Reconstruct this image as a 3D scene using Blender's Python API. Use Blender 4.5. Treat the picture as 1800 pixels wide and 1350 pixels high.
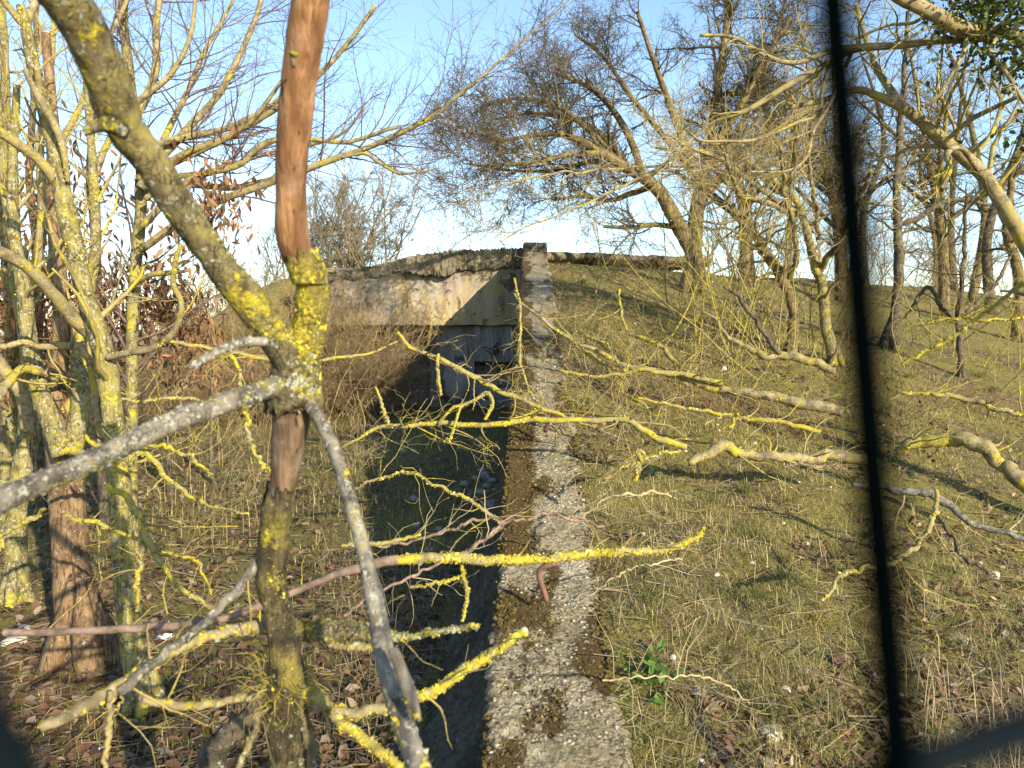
import bpy, math, numpy as np
from math import radians, sin, cos, pi

S = bpy.context.scene
for o in list(bpy.data.objects):
    bpy.data.objects.remove(o)
COL = S.collection
RNG = np.random.default_rng(7)

# ------------------------------------------------------------------ camera, sky, sun, exposure
PITCH = radians(4.03)
EYE = np.array([0.0, 0.0, 1.75])
cam_d = bpy.data.cameras.new("camera")
cam_d.sensor_width = 36.0
cam_d.lens = 27.0
cam_d.clip_start = 0.01
cam_d.clip_end = 2000
cam_d.dof.use_dof = True
cam_d.dof.focus_distance = 4.5
cam_d.dof.aperture_fstop = 6.0
cam = bpy.data.objects.new("camera", cam_d)
COL.objects.link(cam)
cam.location = EYE
cam.rotation_euler = (radians(90) - PITCH, 0, 0)
S.camera = cam

SUN_DIR = np.array([1.0, -1.5, 0.68])            # towards the sun: behind the camera, to the right
SUN_EL = math.atan2(SUN_DIR[2], math.hypot(SUN_DIR[0], SUN_DIR[1]))
SUN_AZ = math.atan2(SUN_DIR[0], SUN_DIR[1])      # clockwise from +Y
W = bpy.data.worlds.new("World")
S.world = W
W.use_nodes = True
nt = W.node_tree
sky = nt.nodes.new("ShaderNodeTexSky")
sky.sky_type = 'NISHITA'
sky.sun_disc = False
sky.sun_elevation = SUN_EL
sky.sun_rotation = SUN_AZ
sky.air_density = 1.0
sky.dust_density = 0.35
sky.ozone_density = 2.2
bg = nt.nodes["Background"]
nt.links.new(sky.outputs[0], bg.inputs[0])
bg.inputs[1].default_value = 0.15

sun_d = bpy.data.lights.new("sun", 'SUN')
sun_d.energy = 5.0
sun_d.angle = radians(0.55)
sun_d.color = (1.0, 0.86, 0.63)
sun = bpy.data.objects.new("sun", sun_d)
COL.objects.link(sun)
from mathutils import Vector
sun.rotation_euler = Vector(SUN_DIR).to_track_quat('Z', 'Y').to_euler()

S.view_settings.view_transform = 'Standard'
S.view_settings.look = 'None'
S.view_settings.exposure = 1.08
S.view_settings.gamma = 1.0
S.view_settings.use_curve_mapping = False
S.cycles.max_bounces = 6
S.cycles.diffuse_bounces = 3
S.cycles.use_denoising = True

# ------------------------------------------------------------------ helpers: coordinates
FWD = np.array([0, cos(PITCH), -sin(PITCH)])
UPV = np.array([0, sin(PITCH), cos(PITCH)])
RGT = np.array([1.0, 0, 0])


def ray(px, py):
    return FWD + (px - 900) / 1350 * RGT - (py - 675) / 1350 * UPV


def at(px, py, d):
    return EYE + d * ray(px, py)


def hash2(ix, iy, s):
    n = np.sin(ix * 127.1 + iy * 311.7 + s * 74.7) * 43758.5453
    return n - np.floor(n)


def vnoise(x, y, s=0.0):
    x = np.asarray(x, float); y = np.asarray(y, float)
    ix = np.floor(x); iy = np.floor(y)
    fx = x - ix; fy = y - iy
    fx = fx * fx * (3 - 2 * fx); fy = fy * fy * (3 - 2 * fy)
    a = hash2(ix, iy, s); b = hash2(ix + 1, iy, s); c = hash2(ix, iy + 1, s); d = hash2(ix + 1, iy + 1, s)
    return (a * (1 - fx) + b * fx) * (1 - fy) + (c * (1 - fx) + d * fx) * fy


def fbm(x, y, s=0.0, oct=3):
    v = 0; amp = 0.5; f = 1.0
    for i in range(oct):
        v = v + amp * (vnoise(np.asarray(x) * f, np.asarray(y) * f, s + i * 3.1) - 0.5) * 2
        amp *= 0.5; f *= 2.1
    return v


def sstep(a, b, x):
    t = np.clip((x - a) / (b - a), 0, 1)
    return t * t * (3 - 2 * t)


Y0 = 17.07          # front plane of the bunker


def wall_x(y):      # left edge of the sloping wall's top
    return -0.104 + 0.0242 * (y - 2.454)


def wall_z(y):
    return 0.299 + 0.2272 * (y - 2.454)


def bank_h(x, y):
    u = x - wall_x(y) - 0.5
    yy = np.maximum(y, 0.2)
    b = 0.26 + 0.2272 * (yy - 2.454) - 0.17 * np.maximum(0, u - 0.1)
    k = 3.0
    cap = 3.30 + 0.0 * x
    b = -np.log(np.exp(-k * b) + np.exp(-k * cap)) / k + 0.02
    b = b - 0.16 * np.maximum(0, y - 27)
    b = np.maximum(b, -0.35 + 0.0 * b)
    b = np.where(y > 27, np.maximum(b, 0.0), b)
    return b + (0.05 * fbm(x * 1.3, y * 1.3, 5) + 0.022 * fbm(x * 5, y * 5, 15)) * sstep(0.0, 0.3, u) + 0.10 * fbm(x * 0.35, y * 0.35, 9) * sstep(0.2, 2, u)


def pit_h(x, y):
    base = 0.035 * fbm(x * 1.1, y * 1.1, 2) + 0.05 * fbm(x * 0.3, y * 0.3, 3)
    mound = 3.1 * sstep(-11.0, -5.2, x) * (1 - sstep(-5.6, -4.35, x) * (1 - sstep(18.7, 18.9, y))) \
        * sstep(14.2, 19.5, y) * (1 - sstep(28, 40, y))
    return base + mound


def H(x, y):
    x = np.asarray(x, float); y = np.asarray(y, float)
    u = x - wall_x(np.minimum(y, 17.2)) - 0.25
    return np.where(u > 0, bank_h(x, y), pit_h(x, y))


def hit(px, py, dmax=80):
    r = ray(px, py)
    d = 0.8
    while d < dmax:
        p = EYE + d * r
        if p[2] < H(p[0], p[1]):
            break
        d += 0.02 + d * 0.002
    return EYE + d * r, d


# ------------------------------------------------------------------ helpers: meshes
class MB:
    def __init__(self):
        self.v = []; self.f3 = []; self.f4 = []; self.c = []; self.n = 0

    def add(self, v, f3=None, f4=None, col=None):
        v = np.asarray(v, float).reshape(-1, 3)
        self.v.append(v)
        if f3 is not None and len(f3):
            self.f3.append(np.asarray(f3, np.int64).reshape(-1, 3) + self.n)
        if f4 is not None and len(f4):
            self.f4.append(np.asarray(f4, np.int64).reshape(-1, 4) + self.n)
        if col is not None:
            self.c.append(np.broadcast_to(np.asarray(col, float), (len(v), 3)))
        self.n += len(v)

    def mesh(self, name, mat, origin=(0, 0, 0), smooth=True):
        me = bpy.data.meshes.new(name)
        if not self.v:
            return me
        v = np.concatenate(self.v) - np.asarray(origin, float)
        f3 = np.concatenate(self.f3) if self.f3 else np.zeros((0, 3), np.int64)
        f4 = np.concatenate(self.f4) if self.f4 else np.zeros((0, 4), np.int64)
        me.vertices.add(len(v)); me.vertices.foreach_set("co", v.astype(np.float32).ravel())
        loops = np.concatenate([f3.ravel(), f4.ravel()])
        me.loops.add(len(loops)); me.loops.foreach_set("vertex_index", loops.astype(np.int32))
        npoly = len(f3) + len(f4)
        me.polygons.add(npoly)
        tot = np.concatenate([np.full(len(f3), 3), np.full(len(f4), 4)])
        start = np.concatenate([[0], np.cumsum(tot)[:-1]]) if npoly else np.zeros(0)
        me.polygons.foreach_set("loop_start", start.astype(np.int32))
        me.polygons.foreach_set("loop_total", tot.astype(np.int32))
        me.polygons.foreach_set("use_smooth", np.full(npoly, smooth))
        if self.c:
            c = np.concatenate(self.c)
            ca = me.color_attributes.new("tint", 'FLOAT_COLOR', 'POINT')
            ca.data.foreach_set("color", np.concatenate([c, np.ones((len(c), 1))], 1).astype(np.float32).ravel())
        me.update(calc_edges=True)
        me.validate()
        me.materials.append(mat)
        return me

    def build(self, name, mat, parent=None, kind=None, smooth=True, loc=None):
        org = parent.get("_o") if parent is not None else (loc if loc is not None else (0, 0, 0))
        org = tuple(org)
        o = bpy.data.objects.new(name, self.mesh(name, mat, org, smooth))
        COL.objects.link(o)
        if parent is not None:
            top = parent
            if top.parent is None:
                o.parent = top
            else:
                o.parent = top
            o["_o"] = org
        else:
            o.location = org
            o["_o"] = org
        if kind:
            o["kind"] = kind
        return o


def tag(o, label=None, cat=None, group=None, kind=None):
    if label: o["label"] = label
    if cat: o["category"] = cat
    if group: o["group"] = group
    if kind: o["kind"] = kind
    return o


def thing(name, label, cat, loc, group=None):
    o = bpy.data.objects.new(name, None)
    o.empty_display_size = 0.1
    COL.objects.link(o)
    o.location = tuple(loc)
    o["_o"] = tuple(float(c) for c in loc)
    return tag(o, label, cat, group)


def norm(a):
    return a / np.maximum(np.linalg.norm(a, axis=-1, keepdims=True), 1e-9)


def catmull(p, n):
    """p (m,k) -> n samples on a Catmull-Rom spline, about evenly by chord length of the first three columns"""
    p = np.asarray(p, float)
    m = len(p)
    if m == 2:
        t = np.linspace(0, 1, n)[:, None]
        return p[0] * (1 - t) + p[1] * t
    q = np.vstack([2 * p[0] - p[1], p, 2 * p[-1] - p[-2]])
    seg = np.linalg.norm(np.diff(p[:, :3], axis=0), axis=1)
    cum = np.concatenate([[0], np.cumsum(seg)])
    s = np.linspace(0, cum[-1], n)
    i = np.clip(np.searchsorted(cum, s, side='right') - 1, 0, m - 2)
    t = ((s - cum[i]) / np.maximum(seg[i], 1e-9))[:, None]
    p0, p1, p2, p3 = q[i], q[i + 1], q[i + 2], q[i + 3]
    return 0.5 * (2 * p1 + (p2 - p0) * t + (2 * p0 - 5 * p1 + 4 * p2 - p3) * t ** 2 + (3 * p1 - p0 - 3 * p2 + p3) * t ** 3)


def frames(P):
    T = np.empty_like(P)
    T[:, 1:-1] = P[:, 2:] - P[:, :-2]
    T[:, 0] = P[:, 1] - P[:, 0]
    T[:, -1] = P[:, -1] - P[:, -2]
    T = norm(T)
    mean = norm(P[:, -1] - P[:, 0])
    ref = np.where(np.abs(mean[:, 2:3]) > 0.7, np.array([[0.93, 0.36, 0.0]]), np.array([[0.0, 0.1, 1.0]]))
    N = norm(ref[:, None, :] - (ref[:, None, :] * T).sum(-1, keepdims=True) * T)
    B = np.cross(T, N)
    return T, N, B


def tubes(mb, P, R, sides=5, rough=0.0, cap=True, rng=RNG, flute=0.0, col=None):
    """P (M,K,3), R (M,K)"""
    if len(P) == 0:
        return
    M, K = R.shape
    T, N, B = frames(P)
    a = np.arange(sides) * 2 * pi / sides
    rr = np.repeat(R[:, :, None], sides, 2)
    if rough:
        rr = rr * (1 + rough * rng.standard_normal(rr.shape))
    if flute:
        ph = rng.uniform(0, 6.28, (M, 1, 1))
        kk = np.arange(K)[None, :, None] * 0.18
        rr = rr * (1 + flute * np.sin(3 * a[None, None, :] + ph + kk) + 0.6 * flute * np.sin(5 * a[None, None, :] - ph * 2 - kk * 1.7))
    V = P[:, :, None, :] + rr[..., None] * (np.cos(a)[None, None, :, None] * N[:, :, None, :] + np.sin(a)[None, None, :, None] * B[:, :, None, :])
    base = (np.arange(M) * K * sides)[:, None, None]
    k = (np.arange(K - 1) * sides)[None, :, None]
    s = np.arange(sides)[None, None, :]
    s2 = (s + 1) % sides
    f = np.stack([base + k + s, base + k + s2, base + k + sides + s2, base + k + sides + s], -1).reshape(-1, 4)
    v = V.reshape(-1, 3)
    f3 = None
    if cap:
        tips = np.concatenate([P[:, -1], P[:, 0]])
        ti = M * K * sides + np.arange(M)
        bi = ti + M
        l = (np.arange(M) * K * sides + (K - 1) * sides)[:, None] + np.arange(sides)[None]
        l2 = (np.arange(M) * K * sides + (K - 1) * sides)[:, None] + (np.arange(sides)[None] + 1) % sides
        e = (np.arange(M) * K * sides)[:, None] + np.arange(sides)[None]
        e2 = (np.arange(M) * K * sides)[:, None] + (np.arange(sides)[None] + 1) % sides
        f3 = np.concatenate([np.stack([l, l2, np.broadcast_to(ti[:, None], l.shape)], -1).reshape(-1, 3),
                             np.stack([e2, e, np.broadcast_to(bi[:, None], e.shape)], -1).reshape(-1, 3)])
        v = np.concatenate([v, tips])
    mb.add(v, f3, f, col)


def knobbly(mb, p, r, sides=28, rng=RNG, amp=(0.10, 0.07, 0.04), freq=(13, 45, 130), step=0.3):
    """one limb with lumps, scales and kinks in its surface"""
    L = np.linalg.norm(np.diff(p, axis=0), axis=1).sum()
    n = int(np.clip(L / (r.mean() * step), 40, 260))
    c = catmull(np.concatenate([p, r[:, None]], 1), n)
    P, R = c[None, :, :3], c[:, 3]
    T, N, B = frames(P)
    a = np.arange(sides) * 2 * pi / sides
    s = np.linspace(0, L, n)[:, None]
    ca, sa = np.cos(a)[None], np.sin(a)[None]
    sd = rng.uniform(0, 50)
    k = np.ones((n, sides))
    for A, f in zip(amp, freq):
        k = k + A * 1.6 * fbm((s + R[:, None] * ca) * f + sd, (R[:, None] * sa + 0.4 * s) * f + sd * 1.7, sd, 2)
    rr = R[:, None] * k
    V = P[0][:, None] + rr[..., None] * (ca[..., None] * N[0][:, None] + sa[..., None] * B[0][:, None])
    i = (np.arange(n - 1) * sides)[:, None]; j = np.arange(sides)[None]; j2 = (j + 1) % sides
    f4 = np.stack([i + j, i + j2, i + sides + j2, i + sides + j], -1).reshape(-1, 4)
    e = np.arange(sides); e2 = (e + 1) % sides
    f3 = np.concatenate([np.stack([(n - 1) * sides + e, (n - 1) * sides + e2, np.full(sides, n * sides)], -1), np.stack([e2, e, np.full(sides, n * sides + 1)], -1)])
    mb.add(np.concatenate([V.reshape(-1, 3), P[0][-1:], P[0][:1]]), f3, f4)


def spawn(P, R, per, tr, ang, L, K=6, rr=0.6, wig=0.25, up=0.0, rng=RNG, rmin=0.0015, taper=0.35, tl=0.4, rmax=1.0, grav=0.0, bias=None):
    """children off a batch of branches; per = number per metre of parent"""
    M, KP = R.shape
    seg = np.linalg.norm(np.diff(P, axis=1), axis=2)
    ln = seg.sum(1)
    cnt = rng.poisson(per * ln * (tr[1] - tr[0]))
    idx = np.repeat(np.arange(M), cnt)
    n = len(idx)
    if n == 0:
        return np.zeros((0, K, 3)), np.zeros((0, K))
    t = rng.uniform(tr[0], tr[1], n)
    f = t * (KP - 1)
    i = np.minimum(f.astype(int), KP - 2)
    w = (f - i)[:, None]
    pos = P[idx, i] * (1 - w) + P[idx, i + 1] * w
    tan = norm(P[idx, i + 1] - P[idx, i])
    pr = R[idx, i] * (1 - w[:, 0]) + R[idx, i + 1] * w[:, 0]
    rnd = rng.standard_normal((n, 3))
    perp = norm(rnd - (rnd * tan).sum(1, keepdims=True) * tan)
    a = np.radians(rng.normal(ang[0], ang[1], n))[:, None]
    d = norm(tan * np.cos(a) + perp * np.sin(a) + np.array([0, 0, up]) + (0 if bias is None else np.asarray(bias)))
    leng = L * rng.uniform(0.45, 1.25, n) * (1 - tl * t)
    st = (leng / (K - 1))[:, None]
    pts = [pos]
    for k in range(K - 1):
        d = norm(d + wig * rng.standard_normal((n, 3)) + np.array([0, 0, up * 0.35 - grav]))
        pts.append(pts[-1] + d * st)
    r0 = np.clip(pr * rr * rng.uniform(0.6, 1.0, n), rmin, rmax)
    tp = np.linspace(1, taper, K)[None]
    return np.stack(pts, 1), np.maximum(r0[:, None] * tp, rmin * 0.55)


def flakes(mb, P, R, per, size, rng=RNG, clump=3.0, thr=0.45, lift=1.0, side=None):
    """small crusty lichen lobes on the surface of branches"""
    M, K = R.shape
    ln = np.linalg.norm(np.diff(P, axis=1), axis=2).sum(1)
    size = size * 0.56
    cnt = rng.poisson(per * 1.45 * ln)
    thr = thr + 0.06
    idx = np.repeat(np.arange(M), cnt)
    if len(idx) == 0:
        return
    t = rng.uniform(0.0, 1, len(idx))
    ph = rng.uniform(0, 2 * pi, len(idx))
    keep = vnoise(t * ln[idx] * clump * 4 + idx * 7.3, ph * 0.8 + idx, 3) > thr
    idx, t, ph = idx[keep], t[keep], ph[keep]
    n = len(idx)
    if n == 0:
        return
    T, N, B = frames(P)
    f = t * (K - 1); i = np.minimum(f.astype(int), K - 2); w = (f - i)[:, None]
    pos = P[idx, i] * (1 - w) + P[idx, i + 1] * w
    r = R[idx, i] * (1 - w[:, 0]) + R[idx, i + 1] * w[:, 0]
    nn = np.cos(ph)[:, None] * N[idx, i] + np.sin(ph)[:, None] * B[idx, i]
    tt = T[idx, i]
    bb = np.cross(tt, nn)
    s = size * rng.uniform(0.4, 1.3, n)
    s = np.minimum(s, r * 1.5)
    c = pos + nn * (r * 0.93)[:, None]
    tilt = norm(nn + 0.5 * rng.standard_normal((n, 3)))
    e1 = norm(tt - (tt * tilt).sum(1, keepdims=True) * tilt); e2 = np.cross(tilt, e1)
    a = np.arange(6) * pi / 3
    rad = s[:, None] * rng.uniform(0.5, 1.2, (n, 6))
    ring = c[:, None] + rad[..., None] * (np.cos(a)[None, :, None] * e1[:, None] + np.sin(a)[None, :, None] * e2[:, None]) \
        + nn[:, None] * (s[:, None] * rng.uniform(-0.45, 0.35, (n, 6)) * lift)[..., None]
    top = c + nn * (s * 0.35 * lift)[:, None]
    V = np.concatenate([ring, top[:, None]], 1)
    pick = rng.choice(5, n, p=(0.40, 0.22, 0.16, 0.12, 0.10))
    tone = np.array([[0.42, 0.345, 0.028], [0.33, 0.265, 0.035], [0.185, 0.165, 0.035], [0.48, 0.42, 0.075], [0.27, 0.27, 0.19]])[pick] * rng.uniform(0.75, 1.3, (n, 1))
    b = (np.arange(n) * 7)[:, None]
    k = np.arange(6)[None]
    F = np.stack([b + k, b + (k + 1) % 6, np.broadcast_to(b + 6, (n, 6))], -1).reshape(-1, 3)
    mb.add(V.reshape(-1, 3), F, None, np.repeat(tone, 7, 0))


WS = 1.0


def limb(spec, d0, d1=None, n=24, jit=0.0, wscale=None, rng=RNG):
    """'px,py,w[,d] ...' traced outline of a limb, at depths d0..d1 -> (pts (n,3), radii (n))"""
    q = [tuple(float(c) for c in s.split(',')) for s in spec.split()]
    d1 = d0 if d1 is None else d1
    wscale = WS if wscale is None else wscale
    m = len(q)
    L = np.concatenate([[0], np.cumsum([math.hypot(q[i + 1][0] - q[i][0], q[i + 1][1] - q[i][1]) for i in range(m - 1)])])
    L = L / L[-1]
    rows = []
    for i, s in enumerate(q):
        d = s[3] if len(s) > 3 else d0 + (d1 - d0) * L[i]
        p = at(s[0], s[1], d)
        rows.append([*p, s[2] * wscale / 2 / 1350 * d])
    c = catmull(rows, n)
    if jit:
        c[1:-1, :3] += rng.standard_normal((n - 2, 3)) * jit
    return c[:, :3], np.maximum(c[:, 3], 0.0012)


def stack(limbs):
    return np.stack([l[0] for l in limbs]), np.stack([l[1] for l in limbs])


def box_grid(mb, x0, x1, y0, y1, z0, z1, res=0.12, amp=0.01, seed=0, edge=0.0):
    """a roughened concrete block: six gridded faces, shared noise so that edges stay closed"""
    def face(o, du, dv, nu, nv):
        u = np.linspace(0, 1, nu + 1); v = np.linspace(0, 1, nv + 1)
        U, V = np.meshgrid(u, v, indexing='ij')
        p = np.asarray(o)[None, None] + U[..., None] * np.asarray(du) + V[..., None] * np.asarray(dv)
        i = np.arange(nu)[:, None] * (nv + 1) + np.arange(nv)[None]
        f = np.stack([i, i + nv + 1, i + nv + 2, i + 1], -1).reshape(-1, 4)
        return p.reshape(-1, 3), f
    X, Y, Z = x1 - x0, y1 - y0, z1 - z0
    n = lambda L: max(1, int(abs(L) / res))
    fs = [((x0, y0, z0), (X, 0, 0), (0, 0, Z), n(X), n(Z)), ((x0, y1, z0), (0, 0, Z), (X, 0, 0), n(Z), n(X)),
          ((x0, y0, z0), (0, 0, Z), (0, Y, 0), n(Z), n(Y)), ((x1, y0, z0), (0, Y, 0), (0, 0, Z), n(Y), n(Z)),
          ((x0, y0, z1), (X, 0, 0), (0, Y, 0), n(X), n(Y)), ((x0, y0, z0), (0, Y, 0), (X, 0, 0), n(Y), n(X))]
    for o, du, dv, nu, nv in fs:
        p, f = face(o, du, dv, nu, nv)
        a = fbm(p[:, 0] * 3 + p[:, 1] * 1.7, p[:, 2] * 3 + p[:, 1] * 2.3, seed) * amp
        b = fbm(p[:, 0] * 3.3 + 9, p[:, 2] * 2.7 + p[:, 1] * 1.9, seed + 4) * amp
        c = fbm(p[:, 1] * 3.3 + p[:, 0] * 2.9, p[:, 2] * 1.7 + p[:, 0], seed + 8) * amp
        if edge:
            e = (np.abs(p[:, 0] - x0) < 1e-5) * 1.0 + (np.abs(p[:, 0] - x1) < 1e-5) * -1.0
            g = (np.abs(p[:, 2] - z0) < 1e-5) * 1.0 + (np.abs(p[:, 2] - z1) < 1e-5) * -1.0
            chip = edge * np.maximum(0, fbm(p[:, 0] * 2.1 + p[:, 1], p[:, 2] * 2.1 - p[:, 1], seed + 11) + 0.1)
            a = a + e * chip * (np.abs(g) > 0); c = c + g * chip
        mb.add(p + np.stack([a, b, c], 1), None, f)


def blob(rng, flat=0.7, n=1, jag=0.25):
    """a small irregular stone: vertices and triangles round the origin, radius about 1"""
    import bmesh
    bm = bmesh.new()
    bmesh.ops.create_icosphere(bm, subdivisions=n + 1, radius=1.0)
    v = np.array([p.co[:] for p in bm.verts]); f = np.array([[q.index for q in t.verts] for t in bm.faces])
    bm.free()
    pl = norm(rng.standard_normal((9, 3))); off = rng.uniform(0.55, 0.95, 9)
    for q, w in zip(pl, off):
        s = v @ q
        v = v - np.maximum(0, s - w)[:, None] * q
    v = v * (1 + jag * 0.3 * rng.standard_normal((len(v), 1)))
    v = v * np.array([rng.uniform(0.8, 1.25), rng.uniform(0.7, 1.0), flat])
    return v, f


# ------------------------------------------------------------------ helpers: materials
def newmat(name, rough=0.9):
    m = bpy.data.materials.new(name)
    m.use_nodes = True
    nt = m.node_tree
    b = nt.nodes["Principled BSDF"]
    b.inputs["Roughness"].default_value = rough
    b.inputs["Specular IOR Level"].default_value = 0.25
    return m, nt, b


class NB:
    """tiny node builder"""
    def __init__(self, nt):
        self.nt = nt; self.co = nt.nodes.new("ShaderNodeTexCoord").outputs["Object"]

    def link(self, a, b): self.nt.links.new(a, b)

    def noise(self, scale, detail=5, rough=0.6, dist=0.0, vec=None):
        n = self.nt.nodes.new("ShaderNodeTexNoise")
        n.inputs["Scale"].default_value = scale; n.inputs["Detail"].default_value = detail
        n.inputs["Roughness"].default_value = rough; n.inputs["Distortion"].default_value = dist
        self.link(vec or self.co, n.inputs["Vector"]); return n.outputs["Fac"]

    def voro(self, scale, feature='F1', vec=None, out="Distance", rnd=1.0):
        n = self.nt.nodes.new("ShaderNodeTexVoronoi"); n.feature = feature
        n.inputs["Scale"].default_value = scale; n.inputs["Randomness"].default_value = rnd
        self.link(vec or self.co, n.inputs["Vector"]); return n.outputs[out]

    def mapping(self, scale, rot=(0, 0, 0), loc=(0, 0, 0)):
        n = self.nt.nodes.new("ShaderNodeMapping"); n.inputs["Scale"].default_value = scale
        n.inputs["Rotation"].default_value = rot; n.inputs["Location"].default_value = loc
        self.link(self.co, n.inputs["Vector"]); return n.outputs[0]

    def ramp(self, fac, stops):
        n = self.nt.nodes.new("ShaderNodeValToRGB")
        e = n.color_ramp.elements
        while len(e) < len(stops): e.new(0.5)
        for i, (p, c) in enumerate(stops):
            e[i].position = p
            e[i].color = (c, c, c, 1) if not hasattr(c, '__len__') else (*c, 1)
        self.link(fac, n.inputs[0]); return n.outputs[0]

    def mix(self, fac, a, b, mode='MIX'):
        n = self.nt.nodes.new("ShaderNodeMix"); n.data_type = 'RGBA'; n.blend_type = mode
        for s, v in ((0, fac), (6, a), (7, b)):
            if hasattr(v, 'is_output') or isinstance(v, bpy.types.NodeSocket): self.link(v, n.inputs[s])
            elif s == 0: n.inputs[0].default_value = v
            else: n.inputs[s].default_value = (*v, 1)
        return n.outputs[2]

    def math(self, op, a, b=0.0, clamp=False):
        n = self.nt.nodes.new("ShaderNodeMath"); n.operation = op; n.use_clamp = clamp
        for s, v in ((0, a), (1, b)):
            if isinstance(v, bpy.types.NodeSocket): self.link(v, n.inputs[s])
            else: n.inputs[s].default_value = v
        return n.outputs[0]

    def bump(self, h, strength=0.5, dist=0.02, nrm=None):
        n = self.nt.nodes.new("ShaderNodeBump"); n.inputs["Strength"].default_value = strength
        n.inputs["Distance"].default_value = dist; self.link(h, n.inputs["Height"])
        if nrm is not None: self.link(nrm, n.inputs["Normal"])
        return n.outputs[0]

    def attr(self, name="tint"):
        n = self.nt.nodes.new("ShaderNodeAttribute"); n.attribute_name = name; return n.outputs["Color"]

    def xyz(self):
        n = self.nt.nodes.new("ShaderNodeSeparateXYZ"); self.link(self.co, n.inputs[0]); return n.outputs


YEL = (0.42, 0.35, 0.03)
OLI = (0.145, 0.135, 0.024)
PALE = (0.31, 0.31, 0.25)


def bark(name, dark, light, yellow=0.5, grey=0.4, scale=1.0, fissure=0.0, yel=YEL, bump=0.6, crackle=0.0):
    """bark with crusts of yellow and grey lichen; yellow and grey: share of the surface (0..1)"""
    m, nt, b = newmat(name, 0.92)
    k = NB(nt)
    n1 = k.noise(9 * scale, 6, 0.65)
    col = k.mix(k.ramp(n1, [(0.38, 0), (0.62, 1)]), dark, light)
    h = n1
    if fissure:
        st = k.noise(1.0, 5, 0.7, 0.4, k.mapping((60 * scale, 60 * scale, 5 * scale)))
        col = k.mix(k.ramp(st, [(0.36, 1), (0.52, 0)]), col, tuple(c * 0.45 for c in dark))
        h = k.math('ADD', n1, k.math('MULTIPLY', st, 2.0 * fissure))
    if crackle:
        va = nt.nodes.new("ShaderNodeVectorMath"); va.operation = 'MULTIPLY_ADD'
        nz = nt.nodes.new("ShaderNodeTexNoise"); nz.inputs["Scale"].default_value = 22 * scale; nz.inputs["Detail"].default_value = 5
        k.link(k.co, nz.inputs["Vector"]); k.link(nz.outputs["Color"], va.inputs[0]); va.inputs[1].default_value = (0.05 / scale,) * 3
        k.link(k.mapping((1, 1, 0.45)), va.inputs[2])
        ve = k.voro(52 * scale, 'DISTANCE_TO_EDGE', va.outputs[0])
        cr = k.ramp(k.math('ADD', ve, k.math('MULTIPLY', k.math('SUBTRACT', n1, 0.5), 0.25)), [(0.0, 1), (0.09, 0)])
        cr = k.math('MULTIPLY', cr, k.ramp(k.noise(8 * scale, 3), [(0.40, 0), (0.60, 1)]))
        col = k.mix(k.math('MULTIPLY', cr, crackle), col, tuple(c * 0.3 for c in dark))
        h = k.math('SUBTRACT', h, k.math('MULTIPLY', cr, 0.7 * crackle))
    # a thin olive film first, then grey spots, then crusts of yellow
    film = k.ramp(k.noise(4.5 * scale, 5, 0.7), [(0.66 - 0.4 * yellow, 0), (0.84 - 0.4 * yellow, 0.7)])
    col = k.mix(film, col, tuple(0.7 * a + 0.3 * c for a, c in zip(OLI, yel)))
    g = k.ramp(k.noise(38 * scale, 3, 0.6, 0.6), [(0.68 - 0.22 * grey, 0), (0.74 - 0.22 * grey, 0.85)])
    col = k.mix(g, col, k.mix(k.noise(90 * scale, 2), tuple(c * 0.6 for c in PALE), tuple(min(1, c * 1.3) for c in PALE)))
    big = k.noise(3.2 * scale, 3, 0.5)
    fine = k.noise(30 * scale, 6, 0.75, 0.4)
    mask = k.math('ADD', k.math('MULTIPLY', big, 0.55), k.math('MULTIPLY', fine, 0.45))
    y = k.ramp(mask, [(0.655 - 0.26 * yellow, 0), (0.70 - 0.26 * yellow, 1)])
    yv = k.math('ADD', k.math('MULTIPLY', k.noise(14 * scale, 4), 0.6), k.math('MULTIPLY', k.noise(120 * scale, 3), 0.4))
    yc = k.mix(k.ramp(yv, [(0.36, 0), (0.62, 1)]), tuple(0.75 * a + 0.25 * c for a, c in zip(OLI, yel)), yel)
    col = k.mix(y, col, yc)
    k.link(col, b.inputs["Base Color"])
    if bump:
        crust = k.voro(90 * scale)
        hh = k.math('ADD', h, k.math('MULTIPLY', k.math('MULTIPLY', y, 0.8), k.math('SUBTRACT', 1.0, crust)))
        hh = k.math('ADD', hh, k.math('MULTIPLY', g, 0.25))
        k.link(k.bump(hh, bump, 0.009 / scale), b.inputs["Normal"])
    return m


def plain(name, col, var=0.25, scale=12, rough=0.9, bump=0.3, dist=0.01):
    m, nt, b = newmat(name, rough)
    k = NB(nt)
    n = k.noise(scale, 6, 0.65)
    c = k.mix(k.ramp(n, [(0.3, 0), (0.7, 1)]), tuple(x * (1 - var) for x in col), tuple(min(1, x * (1 + var)) for x in col))
    k.link(c, b.inputs["Base Color"])
    if bump: k.link(k.bump(n, bump, dist), b.inputs["Normal"])
    return m


def nospec(m):
    m.node_tree.nodes['Principled BSDF'].inputs['Specular IOR Level'].default_value = 0.0
    return m


def tinted(name, rough=0.8, trans=0.0):
    """colour of each blade or leaf from its own tint"""
    m, nt, b = newmat(name, rough)
    k = NB(nt)
    a = k.attr()
    k.link(a, b.inputs["Base Color"])
    if trans:
        t = nt.nodes.new("ShaderNodeBsdfTranslucent"); k.link(a, t.inputs[0])
        mx = nt.nodes.new("ShaderNodeMixShader"); mx.inputs[0].default_value = trans
        k.link(b.outputs[0], mx.inputs[1]); k.link(t.outputs[0], mx.inputs[2])
        k.link(mx.outputs[0], nt.nodes["Material Output"].inputs[0])
    return m


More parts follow.
